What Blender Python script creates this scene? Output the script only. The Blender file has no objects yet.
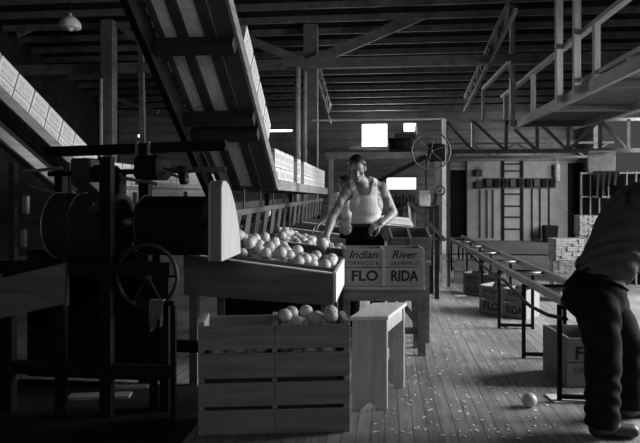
import bpy, bmesh, math, random
import numpy as np
from mathutils import Vector, Matrix, Euler
random.seed(7)
PI = math.pi
C = bpy.context.scene.collection
# ------------------------------------------------------------------ camera model (640x443 frame)
F, CX, HZ, CH = 600.0, 320.0, 190.0, 1.45
TH = math.atan(65 / 600)
RT = Vector((math.cos(TH), math.sin(TH), 0)); FW = Vector((-math.sin(TH), math.cos(TH), 0))
def ray(px, py): return FW + RT * ((px - CX) / F) + Vector((0, 0, -(py - HZ) / F))
CAM = Vector((0, 0, CH))
def W(px, py, d): return CAM + ray(px, py) * d
def G(px, py, z=0.0):
    r = ray(px, py); return CAM + r * ((z - CH) / r.z)
def PY(px, py, Y):
    r = ray(px, py); return CAM + r * (Y / r.y)
def PX(px, py, X):
    r = ray(px, py); return CAM + r * (X / r.x)

# ------------------------------------------------------------------ materials (black and white place: neutral greys)
MATS = {}
def nodes_of(name):
    m = bpy.data.materials.new(name); m.use_nodes = True
    return m, m.node_tree.nodes, m.node_tree.links, m.node_tree.nodes['Principled BSDF']
def ramp(n, a, b, p0=0.3, p1=0.7):
    r = n.new('ShaderNodeValToRGB'); e = r.color_ramp.elements
    e[0].position = p0; e[1].position = p1
    e[0].color = (a, a, a, 1); e[1].color = (b, b, b, 1); return r
def wood(v, axis='x', rough=0.75, var=0.35):
    k = ('wood', v, axis, rough, var)
    if k in MATS: return MATS[k]
    m, n, l, b = nodes_of('wood_%s_%d' % (axis, int(v * 1000)))
    tc = n.new('ShaderNodeTexCoord'); mp = n.new('ShaderNodeMapping')
    s = {'x': (2, 26, 26), 'y': (26, 2, 26), 'z': (26, 26, 2)}[axis]
    mp.inputs['Scale'].default_value = s
    oi = n.new('ShaderNodeObjectInfo'); add = n.new('ShaderNodeVectorMath'); add.operation = 'ADD'
    l.new(tc.outputs['Object'], mp.inputs[0]); l.new(mp.outputs[0], add.inputs[0])
    mul = n.new('ShaderNodeMath'); mul.operation = 'MULTIPLY'; mul.inputs[1].default_value = 40
    l.new(oi.outputs['Random'], mul.inputs[0]); l.new(mul.outputs[0], add.inputs[1])
    t = n.new('ShaderNodeTexNoise'); t.inputs['Scale'].default_value = 1.0; t.inputs['Detail'].default_value = 6; t.inputs['Roughness'].default_value = 0.6
    l.new(add.outputs[0], t.inputs['Vector'])
    r = ramp(n, v * (1 - var), v * (1 + var * 0.6)); l.new(t.outputs['Fac'], r.inputs[0]); l.new(r.outputs[0], b.inputs['Base Color'])
    bp = n.new('ShaderNodeBump'); bp.inputs['Strength'].default_value = 0.15; bp.inputs['Distance'].default_value = 0.01
    l.new(t.outputs['Fac'], bp.inputs['Height']); l.new(bp.outputs[0], b.inputs['Normal'])
    b.inputs['Roughness'].default_value = rough
    MATS[k] = m; return m
def plain(name, v, rough=0.6, metal=0.0, var=0.25, scale=9.0):
    k = ('plain', name)
    if k in MATS: return MATS[k]
    m, n, l, b = nodes_of(name)
    tc = n.new('ShaderNodeTexCoord'); t = n.new('ShaderNodeTexNoise'); t.inputs['Scale'].default_value = scale; t.inputs['Detail'].default_value = 5
    l.new(tc.outputs['Object'], t.inputs['Vector'])
    r = ramp(n, v * (1 - var), v * (1 + var)); l.new(t.outputs['Fac'], r.inputs[0]); l.new(r.outputs[0], b.inputs['Base Color'])
    b.inputs['Roughness'].default_value = rough; b.inputs['Metallic'].default_value = metal; b.inputs['Specular IOR Level'].default_value = .5 if rough < .65 else .12
    MATS[k] = m; return m
def glow(name, s):
    m, n, l, b = nodes_of(name)
    b.inputs['Base Color'].default_value = (.8, .8, .8, 1); b.inputs['Emission Color'].default_value = (1, 1, 1, 1); b.inputs['Emission Strength'].default_value = s
    return m
def floor_mat():
    m, n, l, b = nodes_of('floor_boards')
    tc = n.new('ShaderNodeTexCoord'); mp = n.new('ShaderNodeMapping'); mp.inputs['Rotation'].default_value = (0, 0, PI / 2)
    l.new(tc.outputs['Object'], mp.inputs[0])
    br = n.new('ShaderNodeTexBrick'); br.inputs['Scale'].default_value = 1.0; br.inputs['Brick Width'].default_value = 3.2; br.inputs['Row Height'].default_value = 0.085
    br.inputs['Mortar Size'].default_value = 0.004; br.inputs['Color1'].default_value = (.24, .24, .24, 1); br.inputs['Color2'].default_value = (.33, .33, .33, 1); br.inputs['Mortar'].default_value = (.13, .13, .13, 1)
    l.new(mp.outputs[0], br.inputs['Vector'])
    t = n.new('ShaderNodeTexNoise'); t.inputs['Scale'].default_value = 1.3; t.inputs['Detail'].default_value = 8; t.inputs['Roughness'].default_value = .65
    l.new(tc.outputs['Object'], t.inputs['Vector'])
    r = ramp(n, .5, 1.15, .3, .7); l.new(t.outputs['Fac'], r.inputs[0])
    mx = n.new('ShaderNodeMixRGB'); mx.blend_type = 'MULTIPLY'; mx.inputs[0].default_value = 1
    l.new(br.outputs['Color'], mx.inputs[1]); l.new(r.outputs[0], mx.inputs[2])
    mp2 = n.new('ShaderNodeMapping'); mp2.inputs['Scale'].default_value = (40, 2.5, 1); l.new(tc.outputs['Object'], mp2.inputs[0])
    t2 = n.new('ShaderNodeTexNoise'); t2.inputs['Scale'].default_value = 1; t2.inputs['Detail'].default_value = 5; l.new(mp2.outputs[0], t2.inputs['Vector'])
    r2 = ramp(n, .65, 1.2, .3, .7); l.new(t2.outputs['Fac'], r2.inputs[0])
    mx2 = n.new('ShaderNodeMixRGB'); mx2.blend_type = 'MULTIPLY'; mx2.inputs[0].default_value = 1
    l.new(mx.outputs[0], mx2.inputs[1]); l.new(r2.outputs[0], mx2.inputs[2]); l.new(mx2.outputs[0], b.inputs['Base Color'])
    b.inputs['Roughness'].default_value = .55
    bp = n.new('ShaderNodeBump'); bp.inputs['Strength'].default_value = .3; bp.inputs['Distance'].default_value = .01
    l.new(br.outputs['Fac'], bp.inputs['Height']); bp.invert = True; l.new(bp.outputs[0], b.inputs['Normal'])
    return m
def orange_mat():
    m, n, l, b = nodes_of('orange_peel')
    oi = n.new('ShaderNodeObjectInfo'); r = ramp(n, .33, .52, 0, 1); l.new(oi.outputs['Random'], r.inputs[0]); l.new(r.outputs[0], b.inputs['Base Color'])
    t = n.new('ShaderNodeTexNoise'); t.inputs['Scale'].default_value = 220; bp = n.new('ShaderNodeBump'); bp.inputs['Strength'].default_value = .12; bp.inputs['Distance'].default_value = .002
    tc = n.new('ShaderNodeTexCoord'); l.new(tc.outputs['Object'], t.inputs['Vector']); l.new(t.outputs['Fac'], bp.inputs['Height']); l.new(bp.outputs[0], b.inputs['Normal'])
    b.inputs['Roughness'].default_value = .5; return m
def siding_mat():
    m, n, l, b = nodes_of('wall_siding')
    tc = n.new('ShaderNodeTexCoord'); w = n.new('ShaderNodeTexWave'); w.bands_direction = 'Z'; w.wave_profile = 'SAW'; w.inputs['Scale'].default_value = 1.2; w.inputs['Distortion'].default_value = 0.2
    l.new(tc.outputs['Object'], w.inputs['Vector']); r = ramp(n, .12, .22, .0, .3); l.new(w.outputs['Fac'], r.inputs[0])
    t = n.new('ShaderNodeTexNoise'); t.inputs['Scale'].default_value = 1.6; t.inputs['Detail'].default_value = 6; l.new(tc.outputs['Object'], t.inputs['Vector']); r2 = ramp(n, .6, 1.2); l.new(t.outputs['Fac'], r2.inputs[0])
    mx = n.new('ShaderNodeMixRGB'); mx.blend_type = 'MULTIPLY'; mx.inputs[0].default_value = 1; l.new(r.outputs[0], mx.inputs[1]); l.new(r2.outputs[0], mx.inputs[2]); l.new(mx.outputs[0], b.inputs['Base Color'])
    b.inputs['Roughness'].default_value = .85; return m

M_FLOOR = floor_mat(); M_ORANGE = orange_mat(); M_SIDING = siding_mat()
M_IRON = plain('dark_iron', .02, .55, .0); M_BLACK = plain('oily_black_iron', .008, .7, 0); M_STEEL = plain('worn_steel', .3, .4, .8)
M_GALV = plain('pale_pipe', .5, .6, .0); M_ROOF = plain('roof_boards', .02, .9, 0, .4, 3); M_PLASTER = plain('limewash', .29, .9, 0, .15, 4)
M_INK = plain('printing_ink', .02, .8); M_BELT = plain('canvas_belt', .025, .85); M_PAPER = plain('pale_paper', .7, .8)
M_SKIN = plain('skin', .22, .5, 0, .08, 14); M_HAIR = plain('dark_hair', .012, .45); M_SHIRT = plain('white_cotton', .68, .9, 0, .06, 20)
M_TROUSER = plain('dark_cloth', .006, .9); M_GREYSHIRT = plain('grey_work_shirt', .07, .9, 0, .2, 6); M_SHOE = plain('shoe_leather', .02, .5); M_EYE = plain('dark_eye', .02, .2)
M_LAMP = plain('enamel_shade', .7, .25); M_GLOW = glow('daylight_pane', 6.0); M_GLOW2 = glow('lamp_glow', 1.5); M_JOIST = plain('joist_timber', .15, .85, 0, .3, 5)
M_BEAM = plain('beam_timber', .16, .85, 0, .3, 5)

# ------------------------------------------------------------------ mesh builder
class MB:
    def __init__(s, off=(0, 0, 0)): s.bm = bmesh.new(); s.off = Vector(off)
    def _faces(s, vs, fs):
        bv = [s.bm.verts.new(Vector(v) - s.off) for v in vs]
        for f in fs:
            try: s.bm.faces.new([bv[i] for i in f])
            except ValueError: pass
    def hexa(s, p):   # bottom 4 (ccw), top 4
        s._faces(p, [(3, 2, 1, 0), (4, 5, 6, 7), (0, 1, 5, 4), (1, 2, 6, 5), (2, 3, 7, 6), (3, 0, 4, 7)]); return s
    def box(s, c, size, rot=None):
        c = Vector(c); h = [x / 2 for x in size]
        R = rot if isinstance(rot, Matrix) else (Euler(rot).to_matrix() if rot else Matrix.Identity(3))
        q = [(-1, -1, -1), (1, -1, -1), (1, 1, -1), (-1, 1, -1), (-1, -1, 1), (1, -1, 1), (1, 1, 1), (-1, 1, 1)]
        return s.hexa([c + R @ Vector((a * h[0], b * h[1], d * h[2])) for a, b, d in q])
    def span(s, x0, x1, y0, y1, z0, z1): return s.box(((x0 + x1) / 2, (y0 + y1) / 2, (z0 + z1) / 2), (abs(x1 - x0), abs(y1 - y0), abs(z1 - z0)))
    def frame(s, p0, p1, up):
        d = (Vector(p1) - Vector(p0)); L = d.length; d.normalize(); u = Vector(up)
        if abs(d.dot(u)) > .98: u = Vector((0, 1, 0)) if abs(d.y) < .9 else Vector((1, 0, 0))
        x = d.cross(u).normalized(); u = x.cross(d).normalized(); return d, x, u, L
    def bar(s, p0, p1, w, h, up=(0, 0, 1)):
        d, x, u, L = s.frame(p0, p1, up); c = (Vector(p0) + Vector(p1)) / 2
        R = Matrix((x, d, u)).transposed(); return s.box(c, (w, L, h), R)
    def tube(s, p0, p1, r, r2=None, n=14, caps=True):
        r2 = r if r2 is None else r2; d, x, u, L = s.frame(p0, p1, (0, 0, 1)); vs = []
        for p, rr in ((Vector(p0), r), (Vector(p1), r2)):
            for i in range(n): a = 2 * PI * i / n; vs.append(p + x * math.cos(a) * rr + u * math.sin(a) * rr)
        fs = [(i, (i + 1) % n, n + (i + 1) % n, n + i) for i in range(n)]
        if caps: fs += [tuple(range(n - 1, -1, -1)), tuple(range(n, 2 * n))]
        s._faces(vs, fs); return s
    def lathe(s, c, axis, prof, n=28):   # prof: (along, radius)
        ax = Vector(axis).normalized(); t = Vector((0, 0, 1)) if abs(ax.z) < .9 else Vector((1, 0, 0)); x = ax.cross(t).normalized(); y = ax.cross(x); vs = []; c = Vector(c)
        for a, r in prof:
            for i in range(n): q = 2 * PI * i / n; vs.append(c + ax * a + (x * math.cos(q) + y * math.sin(q)) * max(r, 1e-4))
        fs = []
        for k in range(len(prof) - 1):
            for i in range(n): fs.append((k * n + i, k * n + (i + 1) % n, (k + 1) * n + (i + 1) % n, (k + 1) * n + i))
        fs += [tuple(range(n - 1, -1, -1)), tuple(range((len(prof) - 1) * n, len(prof) * n))]
        s._faces(vs, fs); return s
    def torus(s, c, axis, R, r, n=36, k=8):
        ax = Vector(axis).normalized(); t = Vector((0, 0, 1)) if abs(ax.z) < .9 else Vector((1, 0, 0)); x = ax.cross(t).normalized(); y = ax.cross(x); vs = []; c = Vector(c)
        for i in range(n):
            a = 2 * PI * i / n; e = x * math.cos(a) + y * math.sin(a)
            for j in range(k): b = 2 * PI * j / k; vs.append(c + e * (R + r * math.cos(b)) + ax * r * math.sin(b))
        s._faces(vs, [(i * k + j, ((i + 1) % n) * k + j, ((i + 1) % n) * k + (j + 1) % k, i * k + (j + 1) % k) for i in range(n) for j in range(k)]); return s
    def path(s, pts, r, n=8):
        pts = [Vector(p) for p in pts]
        vs = []
        for i, p in enumerate(pts):
            t = (pts[min(i + 1, len(pts) - 1)] - pts[max(i - 1, 0)]).normalized(); u = Vector((0, 0, 1)) if abs(t.z) < .9 else Vector((1, 0, 0)); x = t.cross(u).normalized(); u = x.cross(t)
            for j in range(n): a = 2 * PI * j / n; vs.append(p + x * math.cos(a) * r + u * math.sin(a) * r)
        fs = [(i * n + j, i * n + (j + 1) % n, (i + 1) * n + (j + 1) % n, (i + 1) * n + j) for i in range(len(pts) - 1) for j in range(n)]
        fs += [tuple(range(n - 1, -1, -1)), tuple(range((len(pts) - 1) * n, len(pts) * n))]
        s._faces(vs, fs); return s
    def prism(s, poly, fn, a, b):    # poly 2d, fn(u,v,t)->point
        n = len(poly); vs = [fn(u, v, a) for u, v in poly] + [fn(u, v, b) for u, v in poly]
        s._faces(vs, [tuple(range(n - 1, -1, -1)), tuple(range(n, 2 * n))] + [(i, (i + 1) % n, n + (i + 1) % n, n + i) for i in range(n)]); return s
    def ball(s, c, r, sc=(1, 1, 1), u=16, v=10, R=None):
        c = Vector(c); R = R or Matrix.Identity(3); vs = [c + R @ Vector((0, 0, -r * sc[2]))]
        for k in range(1, v):
            p = -PI / 2 + PI * k / v
            for i in range(u): a = 2 * PI * i / u; vs.append(c + R @ Vector((r * math.cos(p) * math.cos(a) * sc[0], r * math.cos(p) * math.sin(a) * sc[1], r * math.sin(p) * sc[2])))
        vs.append(c + R @ Vector((0, 0, r * sc[2]))); t = len(vs) - 1; fs = [(0, 1 + (i + 1) % u, 1 + i) for i in range(u)]
        for k in range(v - 2):
            for i in range(u): a = 1 + k * u; fs.append((a + i, a + (i + 1) % u, a + u + (i + 1) % u, a + u + i))
        a = 1 + (v - 2) * u; fs += [(a + i, a + (i + 1) % u, t) for i in range(u)]
        s._faces(vs, fs); return s
    def build(s, name, mat, parent=None, bevel=0.0, smooth=False):
        bmesh.ops.recalc_face_normals(s.bm, faces=s.bm.faces)
        me = bpy.data.meshes.new(name); s.bm.to_mesh(me); s.bm.free(); me.materials.append(mat)
        if smooth: me.polygons.foreach_set('use_smooth', [True] * len(me.polygons))
        o = bpy.data.objects.new(name, me); C.objects.link(o)
        if parent: o.parent = parent
        else: o.location = s.off
        if bevel:
            b = o.modifiers.new('edge', 'BEVEL'); b.width = bevel; b.segments = 1; b.limit_method = 'ANGLE'
        return o
def tag(o, label, cat, group=None):
    o['label'] = label; o['category'] = cat
    if group: o['group'] = group
    return o
def thing(name, label, cat, loc=(0, 0, 0), rz=0.0, group=None):
    o = bpy.data.objects.new(name, None); C.objects.link(o); o.location = loc; o.rotation_euler = (0, 0, rz); o.empty_display_size = .1
    return tag(o, label, cat, group)
def struct(o): o['kind'] = 'structure'; return o
def dup(root, label=None, group=None):
    r = root.copy(); C.objects.link(r)
    if label: r['label'] = label
    if group: r['group'] = group
    for ch in [c for c in C.objects if c.parent == root]:
        c = ch.copy(); C.objects.link(c); c.parent = r
        for g in [q for q in C.objects if q.parent == ch]:
            d = g.copy(); C.objects.link(d); d.parent = c
    return r
def lettering(parent, pieces, plane, name='lettering', mat=None):
    """pieces: (text, u0, u1, v0, v1, shear, bold); plane(u, v) -> local point; one mesh"""
    if len(pieces) > 1: return [lettering(parent, [p_], plane, name, mat) for p_ in pieces]
    bm = bmesh.new()
    for tx, u0, u1, v0, v1, sh, bold in pieces:
        cu = bpy.data.curves.new('t', 'FONT'); cu.body = tx; cu.size = 1; cu.shear = sh; cu.offset = bold; cu.resolution_u = 3
        ob = bpy.data.objects.new('t', cu); C.objects.link(ob); bpy.context.view_layer.update()
        me = bpy.data.meshes.new_from_object(ob.evaluated_get(bpy.context.evaluated_depsgraph_get()))
        xs = [v.co.x for v in me.vertices]; ys = [v.co.y for v in me.vertices]
        for v in me.vertices:
            u = u0 + (v.co.x - min(xs)) / (max(xs) - min(xs)) * (u1 - u0); w = v0 + (v.co.y - min(ys)) / (max(ys) - min(ys)) * (v1 - v0)
            v.co = plane(u, w)
        bm.from_mesh(me); bpy.data.objects.remove(ob); bpy.data.meshes.remove(me); bpy.data.curves.remove(cu)
    me = bpy.data.meshes.new(name); bm.to_mesh(me); bm.free(); me.materials.append(mat or M_INK)
    o = bpy.data.objects.new(name, me); C.objects.link(o); o.parent = parent; return o

# ------------------------------------------------------------------ the setting
YB, XL, XR, YF = 17.4, -8.0, 5.5, -3.0
def RH(y): return 3.75 + .21 * (YB - y)
struct(MB().span(XL, XR, YF, YB + .3, -.1, 0).build('floor', M_FLOOR))
m = MB(); m.hexa([(XL, YF, RH(YF)), (XR, YF, RH(YF)), (XR, YB + .3, RH(YB + .3)), (XL, YB + .3, RH(YB + .3)), (XL, YF, RH(YF) + .1), (XR, YF, RH(YF) + .1), (XR, YB + .3, RH(YB + .3) + .1), (XL, YB + .3, RH(YB + .3) + .1)])
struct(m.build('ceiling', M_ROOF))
struct(MB().span(-1.0, XR - .01, 13.7, YB - .01, .0, .03).build('floor_step', wood(.13, 'x')))
y = YB - .35; k = 0
while y > 8.0:
    m = MB((0, y, RH(y))); m.span(XL, XR, y - .025, y + .025, RH(y) - .13, RH(y) - .003); struct(m.build('ceiling_joist', M_JOIST)); y -= .52
def wall_open(m, a0, a1, z0, z1, ops, mk):
    A = sorted({a0, a1, *[o[0] for o in ops], *[o[1] for o in ops]}); Z = sorted({z0, z1, *[o[2] for o in ops], *[o[3] for o in ops]})
    for i in range(len(A) - 1):
        for j in range(len(Z) - 1):
            ca, cz = (A[i] + A[i + 1]) / 2, (Z[j] + Z[j + 1]) / 2
            if not any(o[0] < ca < o[1] and o[2] < cz < o[3] for o in ops): mk(m, A[i], A[i + 1], Z[j], Z[j + 1])
def op(px0, py0, px1, py1):
    a = PY(px0, py0, YB); b = PY(px1, py1, YB); return (a.x, b.x, b.z, a.z)
wins = [op(361, 123, 388, 147), op(403, 122, 417, 132), op(386, 177, 417, 190), op(73, 134, 91, 138.5), op(136, 133.5, 145, 138), op(268, 128.5, 293, 132.5)]
doors = [op(446, 170, 466, 240), op(567, 163, 588, 242)]
doors = [(a, b, 0.0, d) for a, b, c, d in doors]
m = MB(); wall_open(m, XL, XR, 0, RH(YB) + .02, wins + doors, lambda q, a, b, c, d: q.span(a, b, YB, YB + .2, c, d)); struct(m.build('wall_back', M_SIDING))
for i, (a, b, c, d) in enumerate(wins):
    w = MB((a, YB, c)); t = .03
    for q in ((a, a + t, c, d), (b - t, b, c, d), (a, b, c, c + t), (a, b, d - t, d)): w.span(q[0], q[1], YB + .02, YB + .1, q[2], q[3])
    if (b - a) > .5 and (d - c) > .4: w.span((a + b) / 2 - .012, (a + b) / 2 + .012, YB + .03, YB + .07, c, d)
    o = struct(w.build('window_%d' % (i + 1), M_BEAM))
    MB((a, YB, c)).span(a, b, YB + .1, YB + .12, c, d).build('pane', M_GLOW, o)
for i, (a, b, c, d) in enumerate(doors):
    w = MB((a, YB, 0)); w.span(a, b, YB + .08, YB + .14, 0, d); z = .05
    while z < d - .06: w.box(((a + b) / 2, YB + .06, z), (b - a, .02, .1), (.3, 0, 0)); z += .13
    struct(w.build('door_%d' % (i + 1), M_BLACK))
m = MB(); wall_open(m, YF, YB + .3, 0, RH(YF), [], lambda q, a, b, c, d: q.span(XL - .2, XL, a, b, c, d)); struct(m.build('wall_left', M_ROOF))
m = MB(); wall_open(m, XL, XR, 0, RH(YF), [(-1.5, 3.5, 1.0, 4.2)], lambda q, a, b, c, d: q.span(a, b, YF - .2, YF, c, d)); struct(m.build('wall_front', M_SIDING))  # opening added to let the front fill light in
DO = [(3.9, 8.6, 0.0, 3.3)]
m = MB(); wall_open(m, YF, YB + .3, 0, RH(YF), DO + [(12.0, 16.6, .3, 3.2)], lambda q, a, b, c, d: q.span(XR, XR + .2, a, b, c, d)); struct(m.build('wall_right', M_SIDING))  # rear opening added to let the rear side fill light in
# limewashed section of the back wall with its top beam
a = PY(467, 240, YB).x; b = PY(567, 240, YB).x; zt = PY(500, 161, YB).z
struct(MB().span(a, b, YB - .06, YB - .005, 0, zt).build('wall_panel', M_PLASTER))
m = MB((0, YB, zt)); m.span(a - .9, b + 1.2, YB - .12, YB - .001, zt, zt + .12); struct(m.build('trim_1', M_BEAM))
for i, py in enumerate((152, 168, 180, 196)):   # horizontal girts on the back wall
    z = PY(330, py, YB).z; m = MB((0, YB, z)); m.span(XL, PY(360 if py in (180,) else 400, py, YB).x - (.6 if py == 180 else 0), YB - .08, YB - .001, z - .06, z + .05); struct(m.build('trim_%d' % (i + 2), M_BEAM))

# columns, trusses
def column(px, d, w, top=None):
    p = W(px, 190, d); m = MB((p.x, p.y, 0)); z = top or RH(p.y) - .02
    m.span(p.x - w / 2, p.x + w / 2, p.y - w / 2, p.y + w / 2, 0, z); struct(m.build('column', M_BEAM)); return p
cA = column(109, 12.3, .24); cB = column(311, 12.3, .28)
YT = cB.y
def timber(pts, w, h, name='roof_truss'):
    m = MB(pts[0][0]); [m.bar(p0, p1, w, h) for p0, p1 in pts]; return struct(m.build(name, M_BEAM))
zc = W(310, 66, 12.3).z
timber([((XL, YT - .2, zc), (XR, YT - .2, zc))], .12, .2, 'ceiling_beam')
yb = YT - .22
timber([(PY(308, 64, yb), PY(424, 14, yb))], .1, .2); timber([(PY(303, 62, yb), PY(238, 36, yb))], .1, .17)
timber([(PY(112, 20, yb), PY(152, 50, yb))], .08, .13); timber([(PY(104, 30, yb), PY(64, 12, yb))], .08, .13); timber([(PY(17, 33, yb), PY(66, 14, yb))], .08, .16)
timber([(PY(141, 44, yb), PY(143, 150, yb))], .1, .1); timber([(PY(132, 14, yb), PY(172, 92, yb))], .08, .13)
timber([(PY(113, 98, YT + 2.0), PY(158, 112, YT + 2))], .08, .09)
def lattice(X, y0, z0, y1, z1, dep, n):
    m = MB((X, y0, z0)); L = []
    a0, a1 = Vector((X, y0, z0)), Vector((X, y1, z1)); dn = Vector((0, 0, -dep))
    m.bar(a0, a1, .06, .07); m.bar(a0 + dn, a1 + dn, .06, .07)
    for i in range(n):
        p = a0.lerp(a1, i / n); q = a0.lerp(a1, (i + 1) / n); m.bar(p, q + dn, .05, .05) if i % 2 else m.bar(p + dn, q, .05, .05)
    struct(m.build('roof_truss', M_BEAM))
lattice(-1.42, 12.5, 4.2, 15.6, 3.6, .42, 8); lattice(2.02, 9.6, 4.6, 15.6, 3.8, .35, 12); lattice(-4.5, 12.6, 4.5, 16, 3.85, .35, 10)

# wall fittings
yw = YB - .06
lad = thing('wall_ladder', 'dark vertical wall ladder fixed on the pale rear wall', 'ladder', PY(512, 239, yw - .08))
p0 = PY(503, 240, yw - .022); p1 = PY(522, 240, yw - .022); zt2 = PY(512, 160, yw).z
for p in (p0, p1): MB(lad.location).span(p.x - .035, p.x + .035, p.y - .02, p.y + .02, 0.031, zt2).build('rail', M_BLACK, lad)
for py in (164, 171, 180, 194, 206, 217, 229):
    z = PY(512, py, yw).z; MB(lad.location).bar((p0.x, p0.y, z), (p1.x, p1.y, z), .035, .035).build('rung', M_BLACK, lad)
pa = PY(484, 178, yw); pb = PY(555, 188, yw)
sb = thing('switch_board', 'long board of dark electrical switches across the pale rear wall', 'switchboard', ((pa.x + pb.x) / 2, yw, pb.z))
MB(sb.location).span(pa.x, pb.x, yw - .09, yw - .045, pb.z, pa.z).build('backing', M_IRON, sb)
for i in range(9):
    x = pa.x + (pb.x - pa.x) * (i + .5) / 9; MB(sb.location).span(x - .07, x + .07, yw - .17, yw - .091, pb.z + .03, pa.z - .03).build('switch_box', M_BLACK if i % 3 else M_IRON, sb, .01)
for px, py0, py1 in ((480, 190, 238), (487, 190, 238), (493, 190, 238), (532, 188, 238), (540, 188, 238), (549, 188, 225)):
    q = PY(px, py0, yw); MB(sb.location).tube((q.x, yw - .03, q.z), (q.x, yw - .03, max(0.04, PY(px, py1, yw).z)), .018).build('conduit', M_IRON, sb)
for px, py, lb in ((478, 173, 'small dark fuse box on pale rear wall, upper one beside the ladder'), (478, 185, 'small dark fuse box on pale rear wall, lower one beside the switch row')):
    q = PY(px, py, yw); f = thing('fuse_box', lb, 'fuse box', (q.x, yw, q.z), 0, 'fuse boxes on the rear wall')
    MB(f.location).span(q.x - .1, q.x + .1, yw - .12, yw - .001, q.z - .1, q.z + .1).build('case', M_BLACK, f, .012); MB(f.location).span(q.x - .08, q.x + .08, yw - .14, yw - .12, q.z - .08, q.z + .08).build('lid', M_IRON, f)
    MB(f.location).tube((q.x, yw - .05, q.z + .1), (q.x, yw - .05, q.z + .2), .015).build('conduit', M_IRON, f)
q = PY(551, 239, YB - .6); t = thing('waste_bin', 'dark square bin standing on floor below the switch row', 'bin', (q.x, YB - .5, .031))
MB().hexa([(-.15, -.15, 0), (.15, -.15, 0), (.15, .15, 0), (-.15, .15, 0), (-.18, -.18, .45), (.18, -.18, .45), (.18, .18, .45), (-.18, .18, .45)]).build('body', M_BLACK, t, .01); MB().torus((0, 0, .45), (0, 0, 1), .17, .012, 24).build('rim', M_IRON, t)
q = PY(557, 176, yw - .12); t = thing('wall_lamp', 'bright narrow cylinder fixture hanging near the rear wall beam', 'lamp', (q.x, yw - .14, zt + .05))
MB().tube((0, 0, 0), (0, 0, -.12), .01).build('stem', M_STEEL, t); MB().lathe((0, 0, -.62), (0, 0, 1), [(0, .05), (.02, .07), (.46, .07), (.5, .03)]).build('cylinder', M_GALV, t, 0, True)

# vertical pipes
for px, d, r, top, lb in ((297.5, 12.0, .062, 70, 'thick pale upright pipe by the middle roof column'), (305, 12.05, .04, 74, 'thin pale upright pipe nearest the middle roof column'), (101, 12.0, .035, 80, 'thin pale upright pipe beside the left roof column')):
    p = W(px, top, d); o = MB((p.x, p.y, 0)); o.tube((p.x, p.y, 0), (p.x, p.y, p.z), r, r, 16); o.ball((p.x, p.y, p.z), r); tag(o.build('pipe', M_GALV, None, 0, True), lb, 'pipe', 'upright pipes')
# dome lamp
p = W(70, 27, 8.6); t = thing('pendant_lamp', 'pale dome lamp hanging from the dark roof at upper left', 'lamp', p)
MB(p).lathe(p, (0, 0, 1), [(-.02, .15), (0, .155), (.05, .15), (.1, .12), (.14, .07), (.16, .03), (.2, .025)]).build('shade', M_LAMP, t, 0, True)
MB(p).ball(p + Vector((0, 0, -.01)), .05).build('bulb', M_PAPER, t, 0, True); MB(p).tube(p + Vector((0, 0, .2)), (p.x, p.y, RH(p.y)), .008).build('cord', M_BLACK, t)
# ---- lattice bridge girder on the right
yg = 13.2
bg = thing('lattice_girder', 'pale lattice girder spanning above the ladder wall at right', 'girder', PY(506, 152, yg))
L0, L1 = PY(446, 124, yg), Vector((XR - .002, yg, 0)); B0, B1 = PY(446, 153, yg), PY(640, 145, yg)
zT, zB = 2.93, 2.28
MB(bg.location).bar((L0.x, yg, zT), (L1.x, yg, zT), .06, .06).build('top_chord', M_GALV, bg); MB(bg.location).bar((L0.x, yg, zB), (L1.x, yg, zB), .07, .09).build('bottom_chord', M_BEAM, bg)
vx = [PY(p, 130, yg).x for p in (446, 473, 506, 537, 568, 600, 628)]
for i, x in enumerate(vx):
    MB(bg.location).bar((x, yg, zB), (x, yg, zT), .07, .06).build('post', M_BEAM if i != 1 else M_GALV, bg)
    if i < len(vx) - 1: MB(bg.location).bar((x, yg, zT if i < 3 or i % 2 else zB), (vx[i + 1], yg, zB if i < 3 or i % 2 else zT), .06, .06).build('brace', M_BEAM, bg)
MB(bg.location).span(L0.x - .035, L0.x + .035, yg - .03, yg + .03, 0, zB - .046).build('leg', M_BEAM, bg)
bg2 = thing('lattice_girder', 'lower dim girder with small hangers behind the pale lattice girder', 'girder', (3, 15.2, 2.2))
z1, z2 = PY(540, 157, 15.2).z, PY(540, 143, 15.2).z
MB(bg2.location).bar((1, 15.2, z2), (XR - .002, 15.2, z2), .05, .05).build('top_chord', M_BEAM, bg2); MB(bg2.location).bar((1, 15.2, z1), (XR - .002, 15.2, z1), .05, .06).build('bottom_chord', M_BEAM, bg2)
MB(bg2.location).span(.98, 1.04, 15.17, 15.23, 0, z1 - .031).build('leg', M_BEAM, bg2)
for i in range(8): MB(bg2.location).bar((1 + .55 * i, 15.2, z1 if i % 2 else z2), (1.55 + .55 * i, 15.2, z2 if i % 2 else z1), .04, .04).build('brace', M_BEAM, bg2)
# ---- catwalk
cw = thing('catwalk', 'raised timber catwalk with handrail running overhead at right', 'catwalk', (2.53, 9, 2.74))
o = cw.location; wl = wood(.3, 'y'); wz = wood(.34, 'z')
MB(o).span(2.53, 2.59, 4.6, 12.5, 2.66, 2.81).build('stringer', wl, cw); MB(o).span(3.75, 3.81, 4.6, 12.5, 2.66, 2.81).build('stringer', wl, cw)
m = MB(o); yy = 4.65
while yy < 12.4: m.span(2.595, 3.745, yy, yy + .19, 2.76, 2.8); yy += .2
m.build('deck', wood(.12, 'x'), cw)
for yy in (5.2, 7.4, 9.6, 11.8): MB(o).span(2.595, 3.745, yy, yy + .1, 2.66, 2.755).build('joist', wood(.12, 'x'), cw)
for px, w, top in ((513, .13, None), (560, .11, None), (578, .075, None)):
    p = PX(px, 100, 2.50); MB(o).span(2.44, 2.527, p.y - w / 2, p.y + w / 2, 2.7, RH(p.y) - .01).build('hanger_post', wz, cw)
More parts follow.
